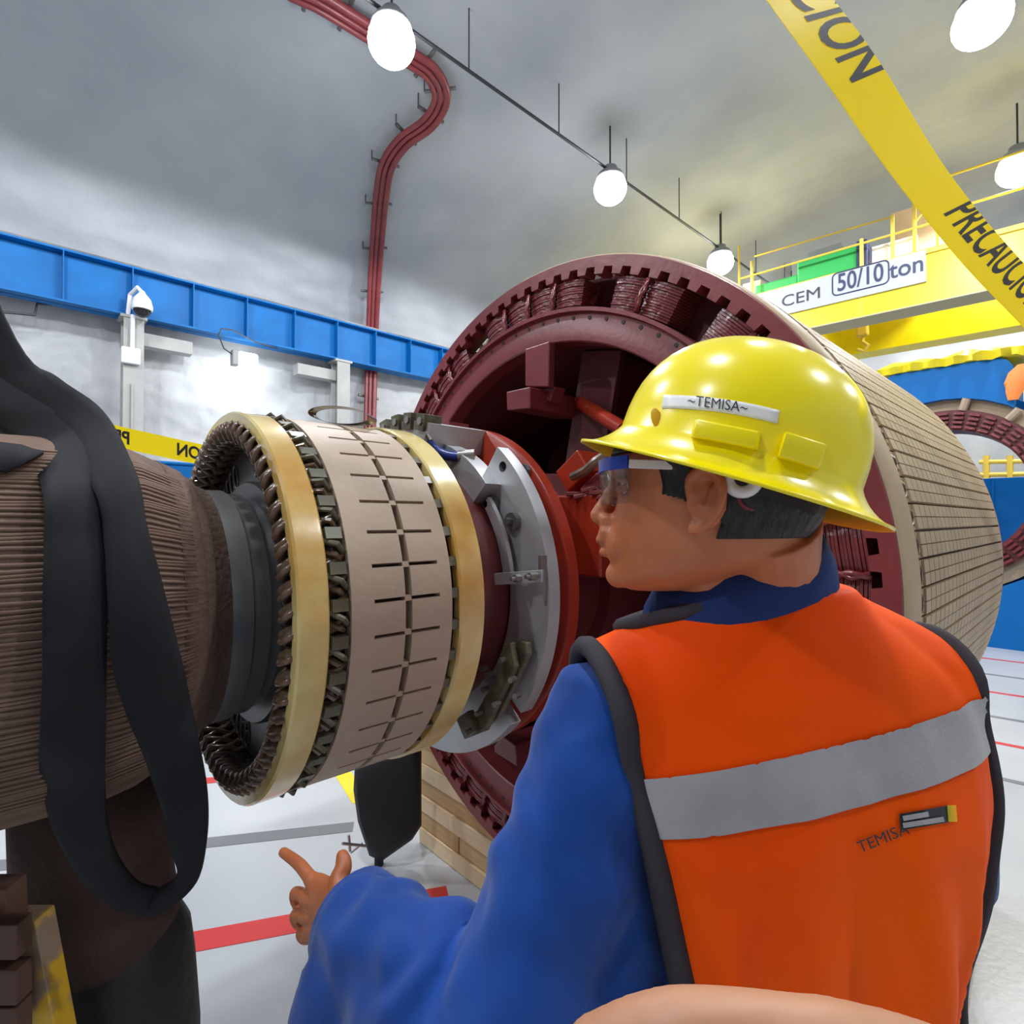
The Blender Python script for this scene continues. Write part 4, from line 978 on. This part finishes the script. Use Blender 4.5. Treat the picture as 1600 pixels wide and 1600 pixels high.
# body under the clothes; camera-frame points
def cf(x, y, z): return CAMP+RT*x+UP*y+FW*z
JL, JR = cf(.118, -.235, .625), cf(.515, -.235, .695)
TM = (JL+JR)/2; LAT = (JR-JL); LAT.z = 0; LAT.normalize(); TF = Vector((-LAT.y, LAT.x, 0)).normalized()
if TF.dot(FW) < 0: TF = -TF
def tp_(l, f, z): return TM+LAT*l+TF*f+HZ*z
TORSO = [(.150, .092, .070, 0, -.035), (.118, .115, .078, 0, -.03), (.085, .150, .088, 0, -.02), (.05, .185, .098, 0, -.01), (.015, .202, .106, 0, 0), (-.03, .208, .124, 0, 0), (-.09, .207, .133, 0, 0), (-.18, .203, .131, 0, 0), (-.30, .190, .118, 0, 0), (-.45, .180, .104, 0, 0), (-.60, .186, .106, 0, 0), (-.72, .19, .12, 0, 0)]
def torso_loops(g, n=48):
    return [[tp_(lo_+(w_+g)*sgnp(math.cos(t), .82), (d_+g)*sgnp(math.sin(t), .86)+fo, z) for t in [2*PI*k/n for k in range(n)]] for z, w_, d_, fo, lo_ in TORSO]
skin.loft(torso_loops(-.02))
EL = at(785, 1650, .52); WR = at(548, 1432, .70)
ER_ = cf(.60, -.52, .78); WRr = cf(.50, -.62, .96)
FLZ = 0.0
def limb(mb, pts, rad, n=16): mb.tube(pts, rad, n)
limb(skin, [JL, JL.lerp(EL, .5), EL, EL.lerp(WR, .5), WR], [.05, .045, .04, .037, .027])
limb(skin, [JR, JR.lerp(ER_, .5), ER_, ER_.lerp(WRr, .5), WRr], [.05, .045, .04, .036, .027])
HIP = tp_(0, 0, -.72); KN = []
for s in (-1, 1):
    hj = tp_(.095*s, 0, -.72); kn = tp_(.11*s, .03, -.72-(TM.z-.72)*.48); an = tp_(.12*s, -.02, -TM.z+.09)
    KN.append((hj, kn, an)); limb(skin, [hj, kn, an], [.085, .055, .038]); skin.sphere(an+TF*.06-HZ*.05, (.05, .12, .035), 12, 8, (LAT, TF, HZ))
# left hand: palm, index pointing, fingers curled, thumb up; camera frame at the hand
def hd(px_, py_, d): return at(px_, py_, d)
palm = [hd(545, 1428, .705), hd(520, 1415, .72), hd(497, 1408, .735)]
pu = (hd(478, 1375, .745)-hd(478, 1462, .735)).normalized()          # across the knuckles
pa = (palm[2]-palm[0]).normalized(); pn = pa.cross(pu).normalized()
skin.tube(palm, [.024, .033, .036], 14, flat=.5, nrm=pu)
for k, (kx, ky) in enumerate(((487, 1375), (478, 1402), (476, 1430), (482, 1456))):
    kn = hd(kx, ky, .742); skin.tube([hd(530, 1420, .715), kn], [.013, .0115], 10)
    if k == 0: chain = [kn, hd(470, 1353, .762), hd(456, 1341, .778), hd(443, 1332, .792)]
    elif k == 1: chain = [kn, hd(462, 1395, .765), hd(464, 1412, .780), hd(478, 1420, .772)]
    elif k == 2: chain = [kn, hd(462, 1430, .762), hd(466, 1444, .776), hd(480, 1447, .768)]
    else: chain = [kn, hd(470, 1458, .757), hd(474, 1468, .768), hd(486, 1468, .762)]
    r0 = .0095 if k < 3 else .008
    skin.tube(smooth_path(chain, 3), [r0*(1.0-.025*i) for i in range(10)], 10)
    skin.sphere(chain[-1], r0*.80, 10, 8); skin.sphere(kn, .0112, 10, 8)
skin.tube(smooth_path([hd(535, 1405, .70), hd(528, 1378, .715), hd(537, 1355, .728), hd(535, 1338, .738)], 3), [.015, .0145, .014, .013, .0125, .012, .0115, .011, .0105, .009], 10); skin.sphere(hd(535, 1338, .738), .009, 10, 8)
# right hand, out of the picture, relaxed
skin.sphere(WRr-HZ*.05, (.022, .038, .05), 12, 8, (LAT, TF, HZ))
for k in range(4): q = WRr-HZ*.09+TF*(.024-.016*k); skin.tube([q, q-HZ*.035+LAT*-.004, q-HZ*(.062 if k in (1, 2) else .052)+LAT*-.016], [.009, .0085, .007], 8)
skin.tube([WRr-HZ*.03+TF*.03, WRr-HZ*.06+TF*.05, WRr-HZ*.09+TF*.052], [.012, .010, .008], 8)
me = remeshed(skin, .0026, 5, .5)
person = finish('person', me, 'skin', None, smooth='all')
tag(person, 'worker in yellow hard hat and orange vest pointing left beside the rotor', 'person')
# eyes, brow, hair
for s in (1, -1):
    e0 = hp(976, 760)+HL*(.031*s)-HF*.0105
    mb = MB(); mb.sphere(e0, .0112, 16, 12); eo = mb.build('eye', 'eye_white', person, smooth='all')
    mb = MB(); mb.sphere(e0+(HF*.80+HL*(.6*s)).normalized()*.0078, (.0045, .0045, .0060), 12, 8, HAX); mb.build('iris', 'iris', eo, smooth='all')
    mb = MB(); mb.tube(smooth_path([hp(960, 737)+HL*(.010*s)+HF*.004, hp(957, 731)+HL*(.026*s), hp(964, 731)+HL*(.044*s), hp(990, 736)+HL*(.057*s)], 4), [.0022]*4+[.0034]*8+[.0016], 6); mb.build('eyebrow', 'hair', person, smooth='all')
    for el, rr_ in ((38, .0042), (-34, .0042)):
        mb = MB(); mb.tube([e0+((HF*math.cos(R(az_))+HL*math.sin(R(az_))*s)*math.cos(R(el*(1-abs(az_-20)/150)))+HZ*math.sin(R(el*(1-abs(az_-20)/150))))*.0108 for az_ in range(-55, 96, 15)], rr_, 8); mb.build('eyelid', 'skin', person, smooth='all')
mb = MB(); mb.sphere(hp(941.5, 845), (.0055, .0165, .0042), 14, 8, HAX); mb.sphere(hp(946.5, 861), (.0058, .015, .0046), 14, 8, HAX); mb.build('lips', 'lip', person, smooth='all')
loops = head_loops(.0055, 120, 10); n = 120; keep = []
vs = [p for l in loops for p in l]
u1, v1 = hu(hp(1128, 760))[0], hu(hp(1110, 838))[2]
us0, us1, vs1 = hu(hp(1034, 760, .07))[0], hu(hp(1092, 760, .07))[0], hu(hp(1040, 772, .07))[2]
vtop = hu(hp(1000, 712))[2]
for i in range(len(loops)-1):
    for k in range(n):
        q = (vs[i*n+k]+vs[(i+1)*n+(k+1) % n])/2; u, l_, v_ = hu(q)
        nape = v1+.02*max(0, (u+.02)/.05)*0
        if v_ > vtop or (u < u1 and v_ > v1) or (us1-.004 < u < us0 and v_ > vs1+.010*(us0-u)/(us0-us1)*-1 and abs(l_) > .04): keep.append((i*n+k, i*n+(k+1) % n, (i+1)*n+(k+1) % n, (i+1)*n+k))
me = bpy.data.meshes.new('hair'); me.from_pydata(vs, [], keep); bm = bmesh.new(); bm.from_mesh(me)
bmesh.ops.delete(bm, geom=[v for v in bm.verts if not v.link_faces], context='VERTS'); bmesh.ops.recalc_face_normals(bm, faces=bm.faces)
bmesh.ops.solidify(bm, geom=bm.faces[:], thickness=.003); bm.to_mesh(me); bm.free(); finish('hair', me, 'hair', person, smooth='all')

# --- coverall
cov = MB(); cov.loft(torso_loops(-.002))
A1 = JL.lerp(EL, .33); A2 = JL.lerp(EL, .68)
cov.tube([tp_(-.15, 0, .0), JL+LAT*.0, A1, A2, EL], [.07, .078, .074, .072, .080], 24)
cov.tube([A2, EL, EL.lerp(WR, .35), EL.lerp(WR, .7), WR.lerp(EL, .06)], [.060, .080, .082, .074, .060], 24)
cov.tube([JL, at(930, 1400, .60), at(900, 1640, .57)], [.06, .075, .085], 20)
cov.sphere(at(570, 1570, .63), (.075, .07, .085), 18, 12, (RT, FW, UP)); cov.sphere(at(640, 1640, .58), .08, 16, 12); cov.tube([at(530, 1500, .68), at(550, 1600, .62)], [.045, .06], 14)
cov.tube([tp_(.14, 0, 0), JR-LAT*.02, JR.lerp(ER_, .5), ER_], [.07, .07, .07, .07], 24); cov.tube([ER_, ER_.lerp(WRr, .5), WRr.lerp(ER_, .08)], [.07, .062, .05], 20)
cov.loft([[tp_((.185)*math.cos(t), .13*math.sin(t), z) for t in [2*PI*k/32 for k in range(32)]] for z in (-.66, -.80)])
for hj, kn, an in KN: cov.tube([hj, hj.lerp(kn, .5), kn, kn.lerp(an, .6), an+HZ*.01], [.105, .095, .082, .08, .085], 20)
me = remeshed(cov, .006, 5, .5)
def wr_fn(co, nn):
    d = min((co-EL).length, .3)
    return .013*(.3-abs(noise.noise(Vector((co.dot(RT)*9+co.z*4, co.dot(FW)*9, co.z*5+3)))))+.007*(.3-abs(noise.noise(Vector((co.x*13, co.y*13, co.z*8)))))+.007*noise.noise(co*9)+.006*noise.noise(Vector((co.x*22+co.z*10, co.y*22-co.z*8, co.z*16)))+.008*math.sin(55*(co.dot((EL-WR).normalized()))+7*noise.noise(co*10))*max(0, 1-(co-EL.lerp(WR, .4)).length/.18)
wrinkle(me, wr_fn)
cv = finish('coverall', me, 'denim', person, smooth='all')
# cuff and shoulder seam
d_ = (WR-EL).normalized(); cc = WR.lerp(EL, .10)
u_ = d_.cross(HZ).normalized(); v_ = d_.cross(u_)
mb = MB(); ol = [[cc+d_*o+(u_*math.cos(t)+v_*math.sin(t))*r for t in [2*PI*k/28 for k in range(28)]] for o, r in ((-.03, .058), (-.01, .064), (.018, .063), (.022, .058), (.016, .052), (-.02, .050))]
mb.loft(ol, caps=False); me = mb.mesh('cuff'); wrinkle(me, lambda co, nn: .003*noise.noise(co*18)); finish('cuff', me, 'denim', cv, smooth='all')
# collar standing round the neck
def loop_pts(pb_, pf_, dep, n=36, dcen=.0):
    c = (pb_+pf_)/2+FW*dcen; h = (pb_-pf_)/2; return [c+h*math.cos(t)+FW*(dep*math.sin(t)) for t in [2*PI*k/n for k in range(n)]]
mb = MB()
lo_o = [loop_pts(at(1300, 905, .63), at(1000, 990, .63), .080), loop_pts(at(1292, 872, .63), at(1010, 950, .63), .086), loop_pts(at(1272, 830, .63), at(1036, 905, .63), .083), loop_pts(at(1262, 830, .63), at(1046, 905, .63), .077), loop_pts(at(1275, 872, .63), at(1030, 950, .63), .079), loop_pts(at(1285, 905, .63), at(1015, 990, .63), .073)]
mb.loft(lo_o, caps=False); me = mb.mesh('collar'); wrinkle(me, lambda co, nn: .002*noise.noise(co*20)); finish('collar', me, 'collar_navy', cv, smooth='all')

# --- hi-vis vest
vb = MB(); vb.loft([l for l in torso_loops(.026)][:-1])
vb.tube([tp_(-.215, 0, -.005), tp_(-.08, 0, .05), tp_(.08, 0, .05), tp_(.20, 0, -.005)], [.088, .092, .092, .088], 20)
me = remeshed(vb, .006, 8, .5)
def ve_fn(co, nn):
    z = co.z-TM.z
    f = min(1, max(0, (-z+.02)/.25))
    return f*.032*(.25-abs(noise.noise(Vector((co.dot(LAT)*15+co.z*3, co.dot(TF)*8, co.z*4)))))+.006*noise.noise(co*6)+f*.030*noise.noise(Vector((co.dot(LAT)*11, co.dot(TF)*6, co.z*2.5)))+.0015*noise.noise(co*25)
wrinkle(me, ve_fn)
bm = bmesh.new(); bm.from_mesh(me)
def cutp(bm, co, no): bmesh.ops.bisect_plane(bm, geom=bm.verts[:]+bm.edges[:]+bm.faces[:], plane_co=co, plane_no=no, clear_outer=True)
PLN = [(tp_(-.198, 0, -.1), (-LAT-HZ*.18).normalized()), (tp_(.207, 0, -.1), (LAT-HZ*.03).normalized()), (tp_(0, 0, -.62), -HZ)]
for co_, no_ in PLN: cutp(bm, co_, no_)
# neck opening: a plane that falls to the front
nko = at(1150, 934, .56); nkn = (HZ*1.0+TF*.25-LAT*.26).normalized(); cutp(bm, nko, nkn)
bm.to_mesh(me); vest_me = me
def boundary_loops(bm):
    es = {e for e in bm.edges if len(e.link_faces) == 1}; out = []
    while es:
        e = es.pop(); st_, cur = e.verts[0], e.verts[1]; lp = [st_, cur]
        while cur is not st_:
            nx = next((k for k in cur.link_edges if k in es), None)
            if nx is None: break
            es.discard(nx); cur = nx.other_vert(cur); lp.append(cur)
        out.append(([v.co.copy() for v in lp], cur is st_))
    return out
bl_ = boundary_loops(bm)
bvh = BVHTree.FromBMesh(bm)
bms = bm.copy(); bm.free()
vs_o = finish('safety_vest', me, 'hi_vis', person, smooth='all')
tag(vs_o)
for lp, clo in bl_:
    if len(lp) < 30: continue
    if max(p.z for p in lp) < TM.z-.55: continue
    L_ = [0]
    for a, b in zip(lp, lp[1:]): L_.append(L_[-1]+(b-a).length)
    m_ = int(L_[-1]/.012); rs = []; j = 0
    for k in range(m_):
        s = L_[-1]*k/m_
        while L_[j+1] < s: j += 1
        rs.append(lp[j].lerp(lp[j+1], (s-L_[j])/max(1e-9, L_[j+1]-L_[j])))
    for _ in range(6): rs = [(rs[i-1]+rs[i]*2+rs[(i+1) % len(rs)])/4 if clo or 0 < i < len(rs)-1 else rs[i] for i in range(len(rs))]
    neck = sum(p.z for p in rs)/len(rs) > TM.z+.02
    mb = MB(); mb.tube(rs, .0095 if neck else .0125, 8, closed=clo); mb.build('binding', 'binding', vs_o, smooth='all')
# grey reflective band round the vest
sp0 = at(1290, 1270, .56); sax = (at(1560, 1150, .66)-at(1015, 1265, .56)).normalized()
sno = LAT.cross(TF); 
if sno.z < 0: sno = -sno
tl = math.atan2((at(1560, 1152, .635)-at(1015, 1263, .535)).z, .46)+.075
sno = (HZ-LAT*math.tan(tl)+TF*.32).normalized()
s_lo = at(1020, 1306, .535); s_hi = at(1015, 1216, .535)
for v in bms.verts: pass
bmesh.ops.bisect_plane(bms, geom=bms.verts[:]+bms.edges[:]+bms.faces[:], plane_co=s_hi, plane_no=sno, clear_outer=True)
bmesh.ops.bisect_plane(bms, geom=bms.verts[:]+bms.edges[:]+bms.faces[:], plane_co=s_lo, plane_no=-sno, clear_outer=True)
bmesh.ops.remove_doubles(bms, verts=bms.verts[:], dist=.0015); bmesh.ops.dissolve_degenerate(bms, edges=bms.edges[:], dist=.0005)
bms.normal_update()
for v in bms.verts: v.co = v.co+v.normal*.003
me = bpy.data.meshes.new('reflective_band'); bms.to_mesh(me); bms.free(); finish('reflective_band', me, 'reflective', vs_o, smooth='all')
# print and tag on the back, laid onto the cloth
def on_vest(px_, py_, lift=.003):
    r = ray(px_, py_).normalized(); h = bvh.ray_cast(CAMP, r)
    return h[0]-r*lift if h[0] else at(px_, py_, .55)-r*lift
def vtext(cx, cy, ang):
    ca, sa = math.cos(R(ang)), math.sin(R(ang)); return lambda x, y, z: on_vest(cx+x*ca+y*sa, cy+x*sa*-1*-1-y*ca)
text_map('print', 'TEMISA', vtext(1380, 1310, -22), 'ink', vs_o, size=26, offset=0)
text_map('print', 'SERVICIO', vtext(1378, 1332, -22), 'ink', vs_o, size=11, offset=.3) if False else None
mb = MB()
def vpatch(mb, x0, y0, x1, y1, hgt_, mi, n=6, lift=.004):
    vs = []; fs = []
    for i in range(n+1):
        x = x0+(x1-x0)*i/n; y = y0+(y1-y0)*i/n; vs += [on_vest(x, y-hgt_/2, lift), on_vest(x+2, y+hgt_/2, lift)]
    for i in range(n): fs.append((2*i, 2*i+1, 2*i+3, 2*i+2))
    mb.add(vs, fs, mi)
vpatch(mb, 1405, 1285, 1484, 1271, 26, 0, lift=.003); vpatch(mb, 1410, 1279, 1450, 1272, 8, 1, lift=.0045); vpatch(mb, 1410, 1290, 1474, 1280, 8, 1, lift=.0045); vpatch(mb, 1480, 1271, 1494, 1271, 26, 2, lift=.0045)
mb.build('brand_tag', ['ink', 'reflective', 'tape_yellow'], vs_o)

# --- hard hat
hf, hbk = hp(915, 691), hp(1395, 827)
hcen = (hf+hbk)/2; hx = (hf-hbk).normalized(); hl_ = HL; hz = hl_.cross(hx).normalized() if hl_.cross(hx).z < 0 else hx.cross(hl_).normalized()
if hz.z < 0: hz = -hz
hz = (hz+HL*-.03).normalized(); hl_ = hz.cross(hx).normalized()
if hl_.dot(HL) < 0: hl_ = -hl_
hL = (hf-hbk).length/2
domeF = (hp(968, 690)-hcen).dot(hx); domeB = -(hp(1342, 780)-hcen).dot(hx); dW = .112; HH = (hp(1152, 529)-hcen).dot(hz)
def hat_pt(t, s, g=0):
    """t: angle round the hat (0 front), s: 0 crown .. 1 dome foot .. 2 brim edge"""
    c, sn = math.cos(t), math.sin(t); ce_ = (domeF-domeB)/2; ax_ = (domeF+domeB)/2; z0 = .026
    if s <= 1:
        q = s*PI/2; rr = math.sin(q)**.92; zz = (HH-z0-g)*max(0, math.cos(q))**.80+z0
        # a slight raised crown ridge along the middle
        x = (ax_-g)*c*rr+ce_; y = (dW-g)*sn*rr
        zz += .003*math.exp(-(y/.022)**2)*math.cos(q) if g == 0 else 0
        return hcen+hx*x+hl_*y+hz*zz
    k = s-1; x0, y0 = ax_*c+ce_, dW*sn
    bx = (hL-ce_ if c > 0 else hL+ce_)*c+ce_; by = (dW+.028)*sn
    kk = k**1.15; x = x0+(bx-x0)*kk; y = y0+(by-y0)*kk; zz = z0*(1-k)**1.8-.004*k*abs(sn)
    return hcen+hx*x+hl_*y+hz*(zz-g*.9)
mb = MB(); n = 72; S_ = [i/14 for i in range(1, 15)]+[1+i/8 for i in range(1, 9)]
vs = [hat_pt(0, 0)]; fs = []
for s in S_: vs += [hat_pt(2*PI*k/n, s) for k in range(n)]
for k in range(n): fs.append((0, 1+k, 1+(k+1) % n))
for i in range(len(S_)-1):
    for k in range(n): a = 1+i*n; fs.append((a+k, a+n+k, a+n+(k+1) % n, a+(k+1) % n))
# turned edge and inside
ib = len(vs); S2 = [2.0]+[2-i/8 for i in range(1, 8)]+[1-i/8 for i in range(0, 7)]
for s in S2: vs += [hat_pt(2*PI*k/n, s, .0035) for k in range(n)]
last = 1+(len(S_)-1)*n; fs2 = []
for k in range(n): fs.append((last+k, ib+k, ib+(k+1) % n, last+(k+1) % n))
for i in range(len(S2)-1):
    for k in range(n): a = ib+i*n; fs2.append((a+k, a+n+k, a+n+(k+1) % n, a+(k+1) % n))
mb.add(vs, fs, 0); mb.f += [tuple(f) for f in fs2]; mb.mi += [1]*len(fs2)
hat = mb.build('hard_hat', ['hat_yellow', 'hat_inside'], person, smooth='all')
bmh = bmesh.new(); bmh.from_mesh(hat.data); bmh.transform(Matrix.Translation(WLOC[hat.name])); hbv = BVHTree.FromBMesh(bmh); bmh.free()
def on_hat(px_, py_, lift=.001):
    r = ray(px_, py_).normalized(); h = hbv.ray_cast(CAMP, r); p = h[0] if h[0] else hp(px_, py_, .1); nn = h[1] if h[0] else -r
    return p+(nn if nn.dot(r) < 0 else -nn)*lift
def patch(name, m, x0, y0, x1, y1, hgt_, lift, par, n=14, k=4):
    mb = MB(); ln = math.hypot(x1-x0, y1-y0); ux, uy = (x1-x0)/ln, (y1-y0)/ln; vs = []; fs = []
    for i in range(n+1):
        for j in range(k+1):
            s = ln*i/n; q = hgt_*(j/k-.5); cr_ = 6*(4*(i/n-.5)**2-1)*-1
            vs.append(on_hat(x0+ux*s-uy*q, y0+uy*s+ux*q-cr_, lift))
    for i in range(n):
        for j in range(k): a = i*(k+1)+j; fs.append((a, a+1, a+k+2, a+k+1))
    mb.add(vs, fs); me = mb.mesh(name); bm = bmesh.new(); bm.from_mesh(me); bmesh.ops.solidify(bm, geom=bm.faces[:], thickness=.0006); bm.to_mesh(me); bm.free()
    return finish(name, me, m, par, smooth='all')
patch('sticker', 'sticker', 1036, 628, 1216, 652, 21, .0009, hat)
text_map('lettering', '~TEMISA~', lambda x, y, z: on_hat(1122+x*.99-y*-.13, 633+x*.13-y, .0022), 'ink', hat, size=23, offset=0, sx=.92)
# raised accessory slots on the side
def slot(x0, y0, x1, y1, hgt_, out):
    ln = math.hypot(x1-x0, y1-y0); ux, uy = (x1-x0)/ln, (y1-y0)/ln; A_ = [on_hat(x0-uy*q, y0+ux*q, -.003) for q in (-hgt_/2, hgt_/2)]; B_ = [on_hat(x1-uy*q, y1+ux*q, -.003) for q in (-hgt_/2, hgt_/2)]
    oo = HL*out; mb = MB(); base = [A_[0], B_[0], B_[1], A_[1]]; c = sum(base, Vector())/4
    mb.loft([base, [c+(q-c)*.9+oo for q in base]]); mb.build('accessory_slot', 'hat_yellow', hat, bevel=.002, smooth=True)
slot(1080, 668, 1190, 690, 28, .015); slot(1220, 694, 1290, 716, 42, .015)
mb = MB(); mb.sphere(on_hat(1027, 655, .0005), (.006, .002, .011), 10, 8, (hx, hl_, (hz+hx*.5).normalized())); mb.build('rivet', 'hat_inside', hat, smooth='all')
# suspension: white knob ring, black nape strap
kc = hp(1160, 748, .083); mb = MB(); ring = [kc+(HF*math.cos(t)+HZ*math.sin(t))*.0122 for t in [2*PI*k/24 for k in range(24)]]
mb.tube(ring, .0058, 10, closed=True); kn_ = mb.build('ratchet_ring', 'white_plastic', hat, smooth='all')
mb = MB(); mb.cyl(kc-HL*.006, kc+HL*.001, .0085, 16); mb.build('ratchet_core', 'strap_black', hat)
mb = MB(); loops = []
for i in range(13):
    a = i/12; px_, off = ((1180+100*min(1, a*1.5), .080*math.cos(max(0, a-.5)*PI)) if True else (0, 0))
    pT = hp(px_, 728+26*min(1, a*1.5), off); pB = hp(px_-6, 770+34*min(1, a*1.5), off*.98); loops.append([pT, pB, pB-HL*.003, pT-HL*.003])
mb.loft(loops); mb.build('nape_strap', 'strap_black', hat, smooth=True)
mb = MB(); mb.tube(smooth_path([hp(1150, 770, .076), hp(1160, 790, .074), hp(1176, 797, .070)], 4), .0022, 6); mb.build('chin_cord', 'glasses_red', hat)
# --- safety glasses
gl = MB()
arc = [(943, 0), (943.5, .015), (946, .032), (953, .050), (968, .064), (992, .073)]
def gpt(x, off, y): return hp(x, y, off) if off else hp(x, y)
gcol = []
def aim(x, off, y): 
    # arc positions are set along the face; pixel is read on the sagittal plane
    p = hp(x, y); return p+HL*off
AR = [(hu(hp(x, 760))[0], off) for x, off in ((944, 0), (945, .016), (951, .032), (962, .049), (980, .063), (1003, .072))]
AR = [(u, -o_) for u, o_ in AR[:0:-1]]+AR
def gz(py_): return hu(hp(950, py_))[2]
def gp_(u, l_, z): return HC+HF*u+HL*l_+HZ*z
def gstrip(z0, z1, th, name, m, sel, par):
    loops = []; mb = MB()
    P_ = smooth_path([gp_(u, l_, 0) for u, l_ in AR], 4)
    P_ = [p for p in P_ if sel((p-HC).dot(HL))]
    for i, p in enumerate(P_):
        t = (P_[min(i+1, len(P_)-1)]-P_[max(0, i-1)]).normalized(); nn = t.cross(HZ).normalized()*th
        loops.append([p+HZ*z0, p+HZ*z1, p+HZ*z1+nn, p+HZ*z0+nn])
    mb.loft(loops); return mb.build(name, m, par, smooth=True)
gls = gstrip(gz(742), gz(724), .003, 'safety_glasses', 'glasses_blue', lambda l_: True, person)
gstrip(gz(790), gz(741), .0015, 'lens', 'clear_lens', lambda l_: abs(l_) > .006, gls)
for s in (1, -1):
    a, b, c = hp(1003, 734)+HL*(.0735*s), hp(1066, 737, .0)+HL*(.0775*s), hp(1100, 744)+HL*(.079*s)
    ax3 = lambda p, q: ((q-p).normalized(), ((q-p).normalized()).cross(HL).normalized(), HL)
    mb = MB(); mb.box((a+b)/2, ((b-a).length, .009, .003), ax3(a, b)); mb.build('temple_arm', 'glasses_white', gls, bevel=.001)
    mb = MB(); mb.box((b+c)/2, ((c-b).length, .008, .003), ax3(b, c)); mb.build('temple_tip', 'glasses_red', gls, bevel=.001)

# ================================================================== the photographer's finger, low in front of the lens
fm = MB(); fd_ = .115
ch = smooth_path([at(1690, 1790, fd_+.03), at(1520, 1700, fd_+.010), at(1290, 1640, fd_), at(1060, 1619, fd_), at(930, 1652, fd_+.002)], 5)
fm.tube(ch, [.010]*6+[.0092]*5+[.0086]*5+[.0082, .008, .0078, .0075, .006][:len(ch)-16], 16); fm.sphere(ch[-1], .0074, 14, 10)
for k in range(1, 4):
    o2 = UP*(-.019*k)+FW*.004*k; c2 = [p+o2 for p in ch[:-2]]; fm.tube(c2, .0085, 14); fm.sphere(c2[-1], .0083, 12, 8)
pm = at(1690, 1790, fd_+.03)-UP*.03+RT*.02
fm.sphere(pm+RT*.02, (.045, .018, .045), 16, 12, (RT, FW, UP)); fm.tube([pm+RT*.03-UP*.02, pm+RT*.07-UP*.09, pm+RT*.11-UP*.20], [.03, .028, .034], 16)
fm.tube([pm-UP*.02, pm-RT*.03-UP*.055-FW*.008, pm-RT*.065-UP*.062-FW*.006], [.014, .011, .009], 12)
me = remeshed(fm, .0022, 4, .5); fo = finish('person', me, 'hand_skin', None, smooth='all'); tag(fo, 'blurred bare fingers of the photographer at the bottom edge', 'hand')
